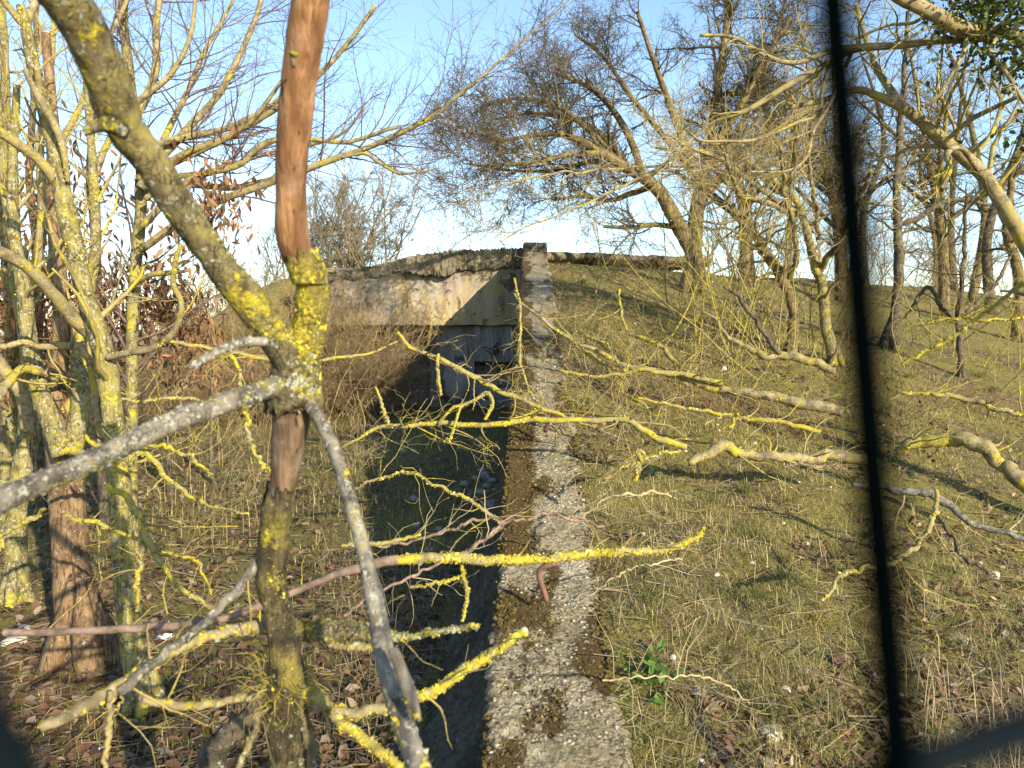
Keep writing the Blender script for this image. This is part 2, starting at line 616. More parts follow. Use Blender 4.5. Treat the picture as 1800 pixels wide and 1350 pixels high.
def wood(name, dark, light, sc=1.0):
    m, nt, b = newmat(name, 0.8)
    k = NB(nt)
    st = k.noise(1.0, 8, 0.7, 0.5, k.mapping((95 * sc, 95 * sc, 5 * sc)))
    wide = k.noise(1.0, 3, 0.5, 0.2, k.mapping((30 * sc, 30 * sc, 3.5 * sc)))
    n = k.noise(11 * sc, 5, 0.7)
    c = k.mix(k.ramp(st, [(0.32, 0), (0.66, 1)]), dark, light)
    c = k.mix(k.ramp(wide, [(0.40, 0.75), (0.58, 0.0)]), c, tuple(x * 0.75 for x in dark))
    c = k.mix(k.ramp(n, [(0.52, 0.0), (0.74, 0.7)]), c, tuple(min(1, 0.5 * x + 0.13) for x in light))
    band = k.ramp(k.noise(1.0, 4, 0.6, 0.6, k.mapping((5 * sc, 5 * sc, 9 * sc))), [(0.50, 0.0), (0.64, 0.6)])
    c = k.mix(band, c, tuple(x * 0.9 for x in dark))
    crack = k.ramp(k.noise(1.0, 6, 0.6, 0.2, k.mapping((120 * sc, 120 * sc, 4 * sc))), [(0.30, 1), (0.36, 0)])
    c = k.mix(crack, c, tuple(x * 0.25 for x in dark))
    kn = k.voro(6 * sc)
    c = k.mix(k.ramp(kn, [(0.02, 0.8), (0.09, 0.0)]), c, tuple(x * 0.25 for x in dark))
    k.link(c, b.inputs["Base Color"])
    h = k.math('SUBTRACT', k.math('ADD', st, wide), k.math('MULTIPLY', crack, 0.6))
    k.link(k.bump(h, 0.9, 0.006), b.inputs["Normal"])
    return m


M = {}
M['near'] = bark('near_bark', (0.045, 0.036, 0.018), (0.17, 0.145, 0.075), 0.36, 0.42, 2.2, crackle=0.8, bump=1.0)
M['near_grey'] = bark('near_grey_bark', (0.07, 0.062, 0.05), (0.205, 0.19, 0.16), 0.20, 0.55, 2.2, crackle=0.6, bump=0.9)
M['near_scaly'] = bark('near_scaly_bark', (0.04, 0.033, 0.018), (0.125, 0.10, 0.045), 0.36, 0.25, 2.4, 0.6, crackle=0.8, bump=1.0)
M['near_yellow'] = bark('near_lichened_stem', (0.07, 0.055, 0.02), (0.19, 0.15, 0.05), 0.66, 0.3, 2.2, crackle=0.6, bump=1.0)
M['bare_wood'] = wood('bare_orange_wood', (0.11, 0.046, 0.017), (0.38, 0.215, 0.10))
M['grey_wood'] = wood('bare_grey_wood', (0.085, 0.055, 0.033), (0.24, 0.165, 0.10))
M['splinter'] = wood('weathered_split_wood', (0.09, 0.08, 0.06), (0.27, 0.25, 0.21))
M['twig_wood'] = bark('smooth_branch_bark', (0.10, 0.07, 0.055), (0.25, 0.18, 0.14), 0.05, 0.1, 2.0)
M['yellow'] = bark('yellow_branch', (0.12, 0.10, 0.055), (0.28, 0.24, 0.14), 0.64, 0.45, 2.6)
M['half'] = bark('half_yellow_branch', (0.11, 0.09, 0.05), (0.29, 0.24, 0.14), 0.42, 0.35, 1.8)
M['trunk_l'] = bark('left_trunk_bark', (0.085, 0.072, 0.028), (0.25, 0.215, 0.085), 0.44, 0.58, 1.6, 0.3)
M['trunk_base'] = bark('trunk_foot_bark', (0.09, 0.055, 0.03), (0.25, 0.165, 0.09), 0.18, 0.25, 1.2, 0.9)
M['dark_trunk'] = bark('dark_trunk_bark', (0.05, 0.04, 0.028), (0.135, 0.115, 0.075), 0.2, 0.25, 1.2, 0.7)  # dark brown bark of the darker stems and sticks
M['tree_r'] = bark('bank_tree_bark', (0.08, 0.06, 0.028), (0.22, 0.165, 0.075), 0.25, 0.15, 0.9, 0.7)
M['twig_dark'] = bark('dark_twigs', (0.038, 0.031, 0.018), (0.115, 0.093, 0.045), 0.24, 0.1, 0.5, bump=0.0)
M['twig_yellow'] = bark('lichen_twigs', (0.14, 0.11, 0.05), (0.33, 0.27, 0.12), 0.45, 0.2, 0.9, bump=0.0)
M['twig_pale'] = bark('pale_twigs', (0.20, 0.165, 0.09), (0.42, 0.35, 0.20), 0.30, 0.2, 0.7, bump=0.0)
M['twig_brown'] = bark('brown_twigs', (0.135, 0.095, 0.048), (0.32, 0.24, 0.125), 0.12, 0.1, 0.5, bump=0.0)
M['twig_tan'] = bark('tan_twigs', (0.11, 0.088, 0.05), (0.28, 0.23, 0.135), 0.18, 0.2, 0.4, bump=0.0)
M['twig_purple'] = bark('purple_brown_twigs', (0.08, 0.052, 0.045), (0.18, 0.125, 0.10), 0.12, 0.1, 0.6, bump=0.0)
M['weed_brown'] = bark('dead_weed_stalks', (0.12, 0.065, 0.038), (0.30, 0.185, 0.10), 0.02, 0.0, 0.8, bump=0.0)
M['lichen'] = plain('yellow_lichen_crust', (0.40, 0.345, 0.022), 0.5, 60, 0.95, 0.4, 0.004)
M['lichen'] = tinted('mixed_lichen_crust', 0.95)
M['lichen_grey'] = plain('grey_lichen_crust', (0.25, 0.26, 0.21), 0.35, 60, 0.95, 0.4, 0.004)
M['lichen_olive'] = plain('olive_lichen_crust', (0.165, 0.155, 0.028), 0.4, 60, 0.95, 0.4, 0.004)
M['leaf'] = tinted('dead_leaf', 0.65, 0.3)
M['blade'] = tinted('grass_blade', 0.7, 0.25)
M['rebar'] = plain('rusty_iron', (0.16, 0.085, 0.065), 0.3, 30, 0.7, 0.4, 0.003)
M['stone'] = plain('fieldstone', (0.25, 0.24, 0.21), 0.3, 9, 0.9, 0.5, 0.02)
M['pale_stone'] = plain('pale_fieldstone', (0.42, 0.39, 0.32), 0.22, 9, 0.9, 0.5, 0.02)
M['litter_white'] = plain('white_plastic', (0.75, 0.76, 0.78), 0.1, 20, 0.4, 0.2)
M['litter_blue'] = plain('blue_print', (0.10, 0.22, 0.45), 0.1, 20, 0.4, 0.0)
M['fence'] = plain('shade_darkened_green_coating', (0.0006, 0.0013, 0.0015), 0.2, 30, 0.9, 0.0)  # dark green, blackened further: the viewer's shade on the wire is in the colour
M['fence_dull'] = nospec(plain('dull_green_coating', (0.0055, 0.009, 0.011), 0.2, 30, 0.8, 0.0))  # lighter, duller tone of the fence coating
nospec(M['fence'])


def mat_ground():
    m, nt, b = newmat('soil_and_moss', 0.97)
    k = NB(nt)
    n1 = k.noise(0.55, 5, 0.6); n2 = k.noise(7, 6, 0.7); n3 = k.noise(55, 4, 0.7)
    soil = k.mix(k.ramp(n2, [(0.3, 0), (0.7, 1)]), (0.075, 0.052, 0.028), (0.21, 0.155, 0.08))
    moss = k.mix(k.ramp(n3, [(0.3, 0), (0.7, 1)]), (0.088, 0.082, 0.02), (0.255, 0.22, 0.055))
    c = k.mix(k.ramp(k.math('ADD', k.math('MULTIPLY', n1, 0.6), k.math('MULTIPLY', n2, 0.4)), [(0.42, 0), (0.50, 1)]), soil, moss)
    bare = k.ramp(k.noise(2.3, 6, 0.75, 0.5), [(0.54, 0), (0.64, 0.85)])
    c = k.mix(bare, c, k.mix(n3, (0.075, 0.05, 0.026), (0.19, 0.13, 0.07)))
    straw = k.ramp(k.noise(30, 5, 0.75), [(0.55, 0), (0.66, 1)])
    c = k.mix(k.math('MULTIPLY', straw, 0.6), c, (0.33, 0.275, 0.12))
    c = k.mix(k.ramp(k.noise(85, 5, 0.75), [(0.32, 0.85), (0.46, 0.0)]), c, (0.035, 0.028, 0.014))
    # beyond the thicket the ground is a mown pale field
    y = k.xyz()[1]
    far = k.ramp(k.math('DIVIDE', y, 100.0), [(0.28, 0), (0.36, 1)])
    c = k.mix(far, c, k.mix(k.ramp(n1, [(0.35, 0), (0.65, 1)]), (0.30, 0.23, 0.19), (0.40, 0.33, 0.24)))
    k.link(c, b.inputs["Base Color"])
    k.link(k.bump(k.math('ADD', n2, k.math('MULTIPLY', n3, 0.5)), 0.9, 0.05), b.inputs["Normal"])
    return m


def mat_walltop():
    m, nt, b = newmat('pebbly_mossy_concrete', 0.95)
    k = NB(nt)
    vd = k.voro(62); vc = k.voro(62, out="Color"); v2 = k.voro(150, 'DISTANCE_TO_EDGE')
    edge = k.voro(62, 'DISTANCE_TO_EDGE')
    n = k.noise(5, 5, 0.65); nf = k.noise(75, 6, 0.75)
    peb = k.mix(vc, (0.18, 0.15, 0.09), (0.50, 0.435, 0.295))
    sand = k.mix(k.ramp(nf, [(0.34, 0), (0.66, 1)]), (0.12, 0.097, 0.058), (0.43, 0.37, 0.245))
    c = k.mix(k.ramp(k.noise(17, 4, 0.7), [(0.40, 0.25), (0.62, 0.9)]), peb, sand)
    grout = k.ramp(edge, [(0.0, 1), (0.11, 0)])
    c = k.mix(k.math('MULTIPLY', k.math('MULTIPLY', grout, 0.8), k.ramp(k.noise(9, 4, 0.6, 0.4), [(0.40, 0.1), (0.62, 1.0)])), c, (0.12, 0.10, 0.065))
    pits = k.ramp(k.noise(48, 5, 0.7, 0.4), [(0.38, 1), (0.45, 0)])
    c = k.mix(k.math('MULTIPLY', pits, 0.85), c, (0.075, 0.06, 0.035))
    c = k.mix(k.ramp(n, [(0.40, 0.0), (0.62, 0.7)]), c, (0.165, 0.14, 0.075))
    c = k.mix(k.ramp(k.noise(3.1, 5, 0.7, 0.6), [(0.55, 0.0), (0.70, 0.5)]), c, (0.50, 0.47, 0.38))
    # moss lies in islands, thicker towards both edges of the top
    mask = k.math('ADD', k.attr(), k.math('MULTIPLY', k.math('SUBTRACT', k.noise(26, 7, 0.78, 0.8), 0.5), 3.4))
    mm = k.ramp(mask, [(0.45, 0), (0.62, 1)])
    mc = k.mix(k.ramp(nf, [(0.3, 0), (0.7, 1)]), (0.035, 0.022, 0.008), (0.145, 0.098, 0.03))
    c = k.mix(mm, c, mc)
    k.link(c, b.inputs["Base Color"])
    patchy = k.ramp(k.noise(9, 4, 0.6, 0.4), [(0.40, 0.12), (0.62, 1.0)])
    h = k.math('ADD', k.math('MULTIPLY', k.math('MULTIPLY', k.math('SUBTRACT', 1, vd), 0.9), patchy), k.math('MULTIPLY', nf, 0.55))
    h = k.math('ADD', h, k.math('MULTIPLY', mm, k.math('MULTIPLY', nf, 1.2)))
    h = k.math('SUBTRACT', h, k.math('MULTIPLY', pits, 0.5))
    k.link(k.bump(h, 1.0, 0.010), b.inputs["Normal"])
    return m


def mat_concrete(name, base, stain, yellow=0.0, dark=0.4, patch=0.25):
    m, nt, b = newmat(name, 0.93)
    k = NB(nt)
    n = k.noise(2.2, 6, 0.65); nf = k.noise(22, 6, 0.7)
    c = k.mix(k.ramp(nf, [(0.3, 0), (0.7, 1)]), tuple(x * 0.72 for x in base), base)
    run = k.noise(1.0, 7, 0.68, 0.5, k.mapping((3.6, 3.6, 0.8)))
    c = k.mix(k.math('MULTIPLY', k.ramp(run, [(0.42, 0), (0.62, 1)]), dark), c, stain)
    if yellow:
        yn = k.noise(1.0, 6, 0.7, 0.8, k.mapping((1.5, 1.5, 0.9), loc=(3.1, 0, 1.7)))
        c = k.mix(k.math('MULTIPLY', k.ramp(yn, [(0.45, 0), (0.60, 1)]), yellow), c, (0.42, 0.31, 0.055))
    pk = k.ramp(k.noise(2.6, 6, 0.7, 0.8), [(0.66 - 0.2 * patch, 0), (0.68 - 0.2 * patch, 1)])
    c = k.mix(k.math('MULTIPLY', pk, 0.75), c, tuple(x * 0.28 for x in stain))
    wk = k.ramp(k.noise(3.4, 6, 0.7, 0.9, k.mapping((1, 1, 1), loc=(5, 2, 9))), [(0.63, 0), (0.65, 1)])
    c = k.mix(k.math('MULTIPLY', wk, 0.6), c, tuple(min(0.6, x * 1.35) for x in base))
    k.link(c, b.inputs["Base Color"])
    h = k.math('ADD', nf, k.math('MULTIPLY', pk, -0.8))
    k.link(k.bump(h, 0.6, 0.02), b.inputs["Normal"])
    return m


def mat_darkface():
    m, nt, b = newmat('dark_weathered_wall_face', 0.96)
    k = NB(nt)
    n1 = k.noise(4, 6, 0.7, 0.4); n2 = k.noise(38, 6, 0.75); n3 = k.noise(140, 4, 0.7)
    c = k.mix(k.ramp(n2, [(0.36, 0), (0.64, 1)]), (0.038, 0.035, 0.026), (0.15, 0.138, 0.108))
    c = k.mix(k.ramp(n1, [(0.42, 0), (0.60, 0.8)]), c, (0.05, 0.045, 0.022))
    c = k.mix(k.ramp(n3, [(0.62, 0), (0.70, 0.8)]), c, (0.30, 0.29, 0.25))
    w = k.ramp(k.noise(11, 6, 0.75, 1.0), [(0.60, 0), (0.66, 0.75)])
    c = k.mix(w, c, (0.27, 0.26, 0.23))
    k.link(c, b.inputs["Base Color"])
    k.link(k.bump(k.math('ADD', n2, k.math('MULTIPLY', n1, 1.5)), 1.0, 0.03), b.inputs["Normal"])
    return m


M['darkface'] = mat_darkface()
M['ground'] = mat_ground()
M['walltop'] = mat_walltop()
M['fascia'] = mat_concrete('stained_concrete', (0.38, 0.345, 0.28), (0.15, 0.11, 0.085), 0.5, 0.8, 0.4)
M['slab'] = mat_concrete('mossy_roof_concrete', (0.25, 0.22, 0.155), (0.075, 0.065, 0.035), 0.15, 0.8, 0.4)
M['wallside'] = mat_concrete('dark_wall_concrete', (0.17, 0.16, 0.135), (0.035, 0.033, 0.026), 0.0, 0.9, 0.5)
M['inner'] = mat_concrete('dark_blotched_concrete', (0.34, 0.33, 0.31), (0.06, 0.058, 0.052), 0.0, 0.75, 0.5)  # grey concrete with dark blotches at random
M['plaster'] = mat_concrete('flaking_plaster', (0.52, 0.51, 0.48), (0.26, 0.25, 0.22), 0.0, 0.4, 0.15)
M['masonry'] = mat_concrete('rubble_masonry', (0.36, 0.34, 0.29), (0.14, 0.13, 0.09), 0.0, 0.5, 0.2)

# ------------------------------------------------------------------ the ground: one sheet to the horizon
us = np.concatenate([-np.geomspace(240, 9, 26), -np.linspace(8.7, 0.55, 58), [-0.40, -0.28, -0.12, 0.12, 0.28, 0.40], np.linspace(0.55, 9, 58), np.geomspace(9.4, 240, 26)])
ys = np.concatenate([np.linspace(-14, 0, 20), np.linspace(0.2, 12, 110), np.linspace(12.2, 18.65, 34), [18.72, 18.88], np.linspace(19.2, 42, 44), np.geomspace(44, 1200, 22)])
U, Yg = np.meshgrid(us, ys, indexing='ij')
Xg = U + wall_x(np.minimum(Yg, 17.2)) + 0.25
fadefar = np.clip((Yg - 40) / 40, 0, 1)
Zg = H(Xg, Yg) * (1 - fadefar)
mb = MB()
nu, ny = U.shape
ii = np.arange(nu - 1)[:, None] * ny + np.arange(ny - 1)[None]
mb.add(np.stack([Xg, Yg, Zg], -1).reshape(-1, 3), None, np.stack([ii, ii + ny, ii + ny + 1, ii + 1], -1).reshape(-1, 4))
tag(mb.build('ground', M['ground']), 'mossy bank and pit floor of soil, moss and straw', kind='structure')

# ------------------------------------------------------------------ the sloping wing wall
wall = thing('retaining_wall', 'long sloping concrete retaining wall with mossy pebbly top climbing to the bunker', 'wall', (float(wall_x(6)), 6.0, 0.0))
rw = np.random.default_rng(3)
def moss_at(u, y):
    far = sstep(1.8, 4.2, y)
    left = sstep(0.26, 0.05, u) * (0.12 + 0.62 * far)
    right = sstep(0.34, 0.48, u) * (0.10 + 0.30 * far)
    return sstep(-0.08, 0.62, fbm(u * 8 + 3, y * 3.0, 61, 4) * 0.95 + left + right - 0.02)
ysw = np.concatenate([np.linspace(0.6, 7, 360), np.linspace(7.05, Y0 - 0.17, 160)])
uu = np.linspace(0, 0.5, 56)
UU, YW = np.meshgrid(uu, ysw, indexing='ij')
eL = 0.022 * fbm(ysw * 2.3, ysw * 0, 31, 4) + 0.008 * rw.standard_normal(len(ysw))
eR = 0.055 * fbm(ysw * 1.6, ysw * 0, 41, 4) + 0.01 * rw.standard_normal(len(ysw))
XW = wall_x(YW) + UU + eL[None] * (1 - UU / 0.5) + eR[None] * (UU / 0.5)
ZW = wall_z(YW) + 0.012 * fbm(XW * 9, YW * 9, 51, 3) + 0.008 * fbm(XW * 40, YW * 40, 52, 2)
ed = np.minimum(UU, 0.5 - UU)
ZW = ZW - 0.03 * np.clip(1 - ed / 0.035, 0, 1) ** 2 * (0.6 + 0.8 * vnoise(YW * 5, UU * 0, 8))
mb = MB()
nu, ny = UU.shape
ii = np.arange(nu - 1)[:, None] * ny + np.arange(ny - 1)[None]
mb.add(np.stack([XW, YW, ZW], -1).reshape(-1, 3), None, np.stack([ii, ii + ny, ii + ny + 1, ii + 1], -1).reshape(-1, 4), moss_at(UU, YW).reshape(-1, 1) * np.ones((1, 3)))
mb.build('wall_top', M['walltop'], wall)
# left face: plumb far away, flaring into a battered foot near the end
mb = MB()
tt = np.linspace(0, 1, 25)
TT, YF = np.meshgrid(tt, ysw, indexing='ij')
foot = 0.42 * sstep(6.2, 4.2, YF) * (1 + 0.25 * fbm(YF * 1.2, TT, 77))
XF = wall_x(YF) + eL[None] - foot * TT ** 1.2 + (0.03 * fbm(YF * 3, TT * 3, 71) + 0.03 * fbm(YF * 11, TT * 9, 72, 4)) * (TT > 0)
ZF = (ZW[0][None] * (1 - TT)) + (-0.15) * TT
mb.add(np.stack([XF, YF, ZF], -1).reshape(-1, 3), None, np.stack([np.arange(24)[:, None] * len(ysw) + np.arange(len(ysw) - 1)[None] + o for o in (0, 1, len(ysw) + 1, len(ysw))], -1).reshape(-1, 4))
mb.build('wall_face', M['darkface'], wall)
mb = MB()
XF = wall_x(YF) + 0.5 + eR[None] + 0.0 * TT
ZF = ZW[-1][None] * (1 - TT) + (ZW[-1][None] - 0.5) * TT
mb.add(np.stack([XF, YF, ZF], -1).reshape(-1, 3), None, np.stack([np.arange(24)[:, None] * len(ysw) + np.arange(len(ysw) - 1)[None] + o for o in (0, len(ysw), len(ysw) + 1, 1)], -1).reshape(-1, 4))
mb.build('wall_face', M['wallside'], wall)
# the raised head of the wall at the roof
mb = MB()
box_grid(mb, 0.245, 0.76, Y0 - 0.2, Y0 + 0.55, 2.9, 3.665, 0.07, 0.02, 5, 0.03)
mb.build('wall_head', M['walltop'], wall)
# pebbles standing proud of the worn top
pv, pf = blob(np.random.default_rng(5), 0.55, 0, 0.2)
n = 2200
py = 0.9 + (1 - np.sqrt(RNG.uniform(0, 1, n))) * 9.0
pu = np.clip(RNG.normal(0.25, 0.13, n), 0.03, 0.47)
ps = RNG.uniform(0.004, 0.013, n) * (1 + 0.06 * py)
big = RNG.uniform(0, 1, n) > 0.97
ps[big] *= 1.7
ps = np.where(RNG.uniform(0, 1, n) < moss_at(pu, py) * 0.9, 0.0001, ps)
rot = RNG.uniform(0, 6.28, n)
px_ = wall_x(py) + pu
pz_ = wall_z(py) - 0.001
V = pv[None] * ps[:, None, None]
V = np.stack([V[..., 0] * np.cos(rot)[:, None] - V[..., 1] * np.sin(rot)[:, None], V[..., 0] * np.sin(rot)[:, None] + V[..., 1] * np.cos(rot)[:, None], V[..., 2]], -1)
V = V + np.stack([px_, py, pz_], -1)[:, None]
F = (pf[None] + (np.arange(n) * len(pv))[:, None, None]).reshape(-1, 3)
tint = np.repeat(np.array([[0.30, 0.27, 0.20]]) * RNG.uniform(0.35, 1.2, (n, 1)), len(pv), 0)
mb = MB(); mb.add(V.reshape(-1, 3), F, None, tint)
M['pebble'] = tinted('pebble', 0.9)
mb.build('pebbles', M['pebble'], wall, 'stuff')
# clumps of moss on the top
mb = MB()
n = 15000
my = 0.9 + (1 - np.sqrt(RNG.uniform(0, 1, n))) * 11
mu = RNG.uniform(0.0, 0.5, n)
keep = RNG.uniform(0, 1, n) < moss_at(mu, my) ** 1.6 * 0.75
my, mu = my[keep], mu[keep]
n = len(my)
cv = np.stack([wall_x(my) + mu, my, wall_z(my) + 0.002], -1)
s = RNG.uniform(0.004, 0.014, n)
V = pv[None] * s[:, None, None] * np.array([1, 1, 0.8]) + cv[:, None] + RNG.normal(0, 0.003, (n, len(pv), 3))
F = (pf[None] + (np.arange(n) * len(pv))[:, None, None]).reshape(-1, 3)
tint = np.repeat(np.array([[0.085, 0.062, 0.018]]) * RNG.uniform(0.5, 1.7, (n, 1)), len(pv), 0)
mb.add(V.reshape(-1, 3), F, None, tint)
mb.build('moss', M['pebble'], wall, 'stuff', smooth=False)
# rusted reinforcing bars
for spec, d in (('962,1058,9 955,1035,10 948,1015,10 950,1000,10 962,994,10 985,990,9', (3.35, 3.3)), ('958,758,8 968,738,8 986,708,7', (5.35, 5.2)),
                ('952,650,4 962,625,4 975,607,4 992,602,4 1003,608,4', (7.8, 7.8)), ('946,572,4 955,535,4', (9.7, 9.7))):
    p, r = limb(spec, *d, n=14)
    mb = MB(); tubes(mb, p[None], r[None], 7)
    mb.build('rebar', M['rebar'], wall)

# ------------------------------------------------------------------ the bunker
bunker = thing('bunker', 'ruined concrete bunker with broken roof slab and dark recess', 'bunker', (-2.0, Y0 + 0.5, 0.0))
def part(name, mat, *a, **k):
    mb = MB(); box_grid(mb, *a, **k); return mb.build(name, mat, bunker)
part('fascia', M['fascia'], -4.5, 0.24, Y0, Y0 + 0.5, 1.85, 3.12, res=0.09, amp=0.018, seed=2, edge=0.03)
part('back_wall', M['inner'], -4.5, -1.9, Y0 + 1.45, Y0 + 1.75, -0.1, 1.84, res=0.2, amp=0.02, seed=3)
part('side_wall', M['inner'], -4.75, -4.48, Y0 + 0.03, Y0 + 1.44, -0.1, 1.84, res=0.2, amp=0.02, seed=3)
part('ceiling', M['inner'], -4.5, 0.24, Y0 + 0.51, Y0 + 1.8, 1.86, 2.1, res=0.25, amp=0.02, seed=6)
part('pillar', M['inner'], -1.86, -0.86, Y0 + 0.42, Y0 + 1.2, -0.1, 1.845, res=0.1, amp=0.015, seed=4, edge=0.02)
part('panel', M['inner'], -0.85, 0.24, Y0 + 0.2, Y0 + 1.2, 1.03, 1.845, res=0.1, amp=0.012, seed=5, edge=0.015)
part('slot_wall', M['inner'], -0.85, 0.24, Y0 + 0.85, Y0 + 1.2, 0.70, 1.02, res=0.2, amp=0.01, seed=5)
part('panel', M['inner'], -0.85, 0.24, Y0 + 0.36, Y0 + 1.2, -0.1, 0.71, res=0.1, amp=0.015, seed=7, edge=0.02)
# flaking plaster on the pillar: a thin ragged sheet
mb = MB()
a = np.linspace(0, 2 * pi, 40, endpoint=False)
rad = 1 + 0.13 * np.sin(3 * a + 1) + 0.08 * np.sin(7 * a) + 0.06 * RNG.standard_normal(40)
ring = np.stack([-1.27 + 0.30 * rad * np.cos(a), np.full(40, Y0 + 0.395), 0.56 + 0.42 * rad * np.sin(a)], -1)
back = ring + np.array([0, 0.05, 0])
vv = np.concatenate([ring, back, [[-1.27, Y0 + 0.388, 0.56]]])
k = np.arange(40); k2 = (k + 1) % 40
mb.add(vv, np.stack([k, k2, np.full(40, 80)], -1), np.stack([k, k + 40, k2 + 40, k2], -1))
mb.build('plaster_patch', M['plaster'], bunker)
# broken roof slab over the fascia
xs = np.linspace(-4.7, 0.25, 200)
top = np.interp(xs, [-4.7, -3.6, -2.7, -1.9, -1.0, 0.3], [2.98, 3.08, 3.24, 3.40, 3.52, 3.55]) + 0.03 * fbm(xs * 3, xs * 0, 14, 4) + 0.015 * RNG.standard_normal(200)
bot = np.interp(xs, [-4.7, -3.4, -2.5, -2.2, -1.7, -1.3, -1.2, -0.6, 0.3], [2.80, 2.86, 3.02, 2.98, 2.93, 2.94, 3.04, 3.07, 3.12]) + 0.05 * fbm(xs * 4, xs * 0, 15, 5) + 0.012 * RNG.standard_normal(200)
fr = Y0 - np.interp(xs, [-4.7, -3.2, -2.6, -2.2, -1.2, -1.1, 0.3], [0.02, 0.05, 0.12, 0.26, 0.24, 0.10, 0.12]) - 0.06 * fbm(xs * 4, xs * 0, 16, 4)
prof = [(Y0 + 0.45, bot + 0.04), (Y0 + 0.05, bot + 0.03), (fr + 0.03, bot)]
for q in (0.02, 0.2, 0.4, 0.6, 0.8, 0.98):
    prof.append((fr + 0.07 * fbm(xs * 5, xs * 0 + q * 4, 17, 5) + 0.012 * RNG.standard_normal(200), bot + (top - bot) * q))
prof += [(fr + 0.06, top - 0.015), (Y0 + 0.4, top + 0.02 + 0.03 * fbm(xs * 3, xs * 0, 19)), (Y0 + 2, top + 0.05 + 0.03 * fbm(xs * 3, xs * 0, 21)), (Y0 + 10, top * 0 + 3.45)]
pts = np.stack([np.stack([xs, np.broadcast_to(q[0], xs.shape), q[1]], -1) for q in prof])
mb = MB()
np_, nx = len(prof), len(xs)
ii = np.arange(np_ - 1)[:, None] * nx + np.arange(nx - 1)[None]
mb.add(pts.reshape(-1, 3), None, np.stack([ii, ii + 1, ii + nx + 1, ii + nx], -1).reshape(-1, 4))
mb.build('roof_slab', M['slab'], bunker, smooth=False)
# the slab's edge seen again beyond the wall head, right over the bank
xs = np.linspace(0.77, 4.6, 90)
top = 3.50 - 0.02 * (xs - 0.8) + 0.035 * fbm(xs * 4, xs * 0, 24, 4)
bot = top - 0.16 - 0.05 * fbm(xs * 3, xs * 0, 25, 3)
fr = Y0 + 0.25 + 0.16 * (xs - 0.8) + 0.12 * fbm(xs * 2.5, xs * 0, 26, 4)
prof = [(fr + 0.8, bot - 0.1), (fr + 0.03, bot), (fr, bot + 0.06), (fr + 0.03, top), (fr + 0.8, top + 0.03), (fr + 7, top + 0.0)]
pts = np.stack([np.stack([xs, np.broadcast_to(q[0], xs.shape), q[1]], -1) for q in prof])
mb = MB()
np_, nx = len(prof), len(xs)
ii = np.arange(np_ - 1)[:, None] * nx + np.arange(nx - 1)[None]
mb.add(pts.reshape(-1, 3), None, np.stack([ii, ii + 1, ii + nx + 1, ii + nx], -1).reshape(-1, 4))
mb.build('roof_edge', M['slab'], bunker)
# rubble masonry closing the lower part of the recess: each stone a piece
rs = np.random.default_rng(11)
mb = MB(); box_grid(mb, -2.95, -1.87, Y0 + 0.86, Y0 + 1.1, -0.1, 0.92, 0.15, 0.02, 9)
infill = mb.build('masonry_infill', M['masonry'], bunker)
protos = []
for q in range(5):
    v, f = blob(rs, 0.8, 0, 0.25)
    me_b = MB(); me_b.add(v, f); protos.append(me_b.mesh('stone', M['masonry'], smooth=False))
z = 0.08
while z < 0.92:
    x = -2.92 + rs.uniform(0, 0.08)
    hh = rs.uniform(0.075, 0.11)
    while x < -1.92:
        w = rs.uniform(0.09, 0.19)
        o = bpy.data.objects.new('stone', protos[rs.integers(5)]); COL.objects.link(o)
        o.parent = infill
        o.location = np.array([x + w / 2, Y0 + 0.86, z + hh / 2]) - np.array(bunker["_o"])
        o.scale = (w * 0.56, 0.09, hh * 0.68); o.rotation_euler = (0, rs.uniform(-0.15, 0.15), 0)
        x += w
    z += hh
def stone_obj(name, p, size, mat, label, group=None, seed=0, flat=0.6, cat='stone'):
    r = np.random.default_rng(seed)
    v, f = blob(r, flat, 1, 0.12)
    a = r.uniform(0, 6.28)
    v = v * size
    v = np.stack([v[:, 0] * cos(a) - v[:, 1] * sin(a), v[:, 0] * sin(a) + v[:, 1] * cos(a), v[:, 2]], -1)
    mb = MB(); mb.add(v + np.asarray(p), f)
    return tag(mb.build(name, mat, None, loc=tuple(float(c) for c in p)), label, cat, group)

# ------------------------------------------------------------------ trees: shared builders
def put(name, mat, parent, P, R, sides, rough=0.06, flute=0.0, kind=None, rng=RNG):
    mb = MB(); tubes(mb, P, R, sides, rough, True, rng, flute)
    return mb.build(name, mat, parent, kind)


def roots(p0, r0, n=6, rng=RNG, reach=2.2):
    """flaring root toes at the foot of a trunk"""
    out = []
    for q in range(n):
        a = q * 2 * pi / n + rng.uniform(-0.3, 0.3)
        dv = np.array([cos(a), sin(a), 0])
        rows = []
        for t in np.linspace(0, 1, 8):
            pp = p0 + dv * r0 * (0.35 + reach * 0.8 * t ** 1.6) + np.array([0, 0, r0 * 3.6 * (1 - t) ** 1.7 - r0 * 0.5 * t])
            rows.append([*pp, r0 * (0.10 + 0.40 * math.sin(pi * min(1, t * 1.1 + 0.02)) + 0.02)])
        c = catmull(rows, 10)
        out.append((c[:, :3], c[:, 3]))
    return stack(out)


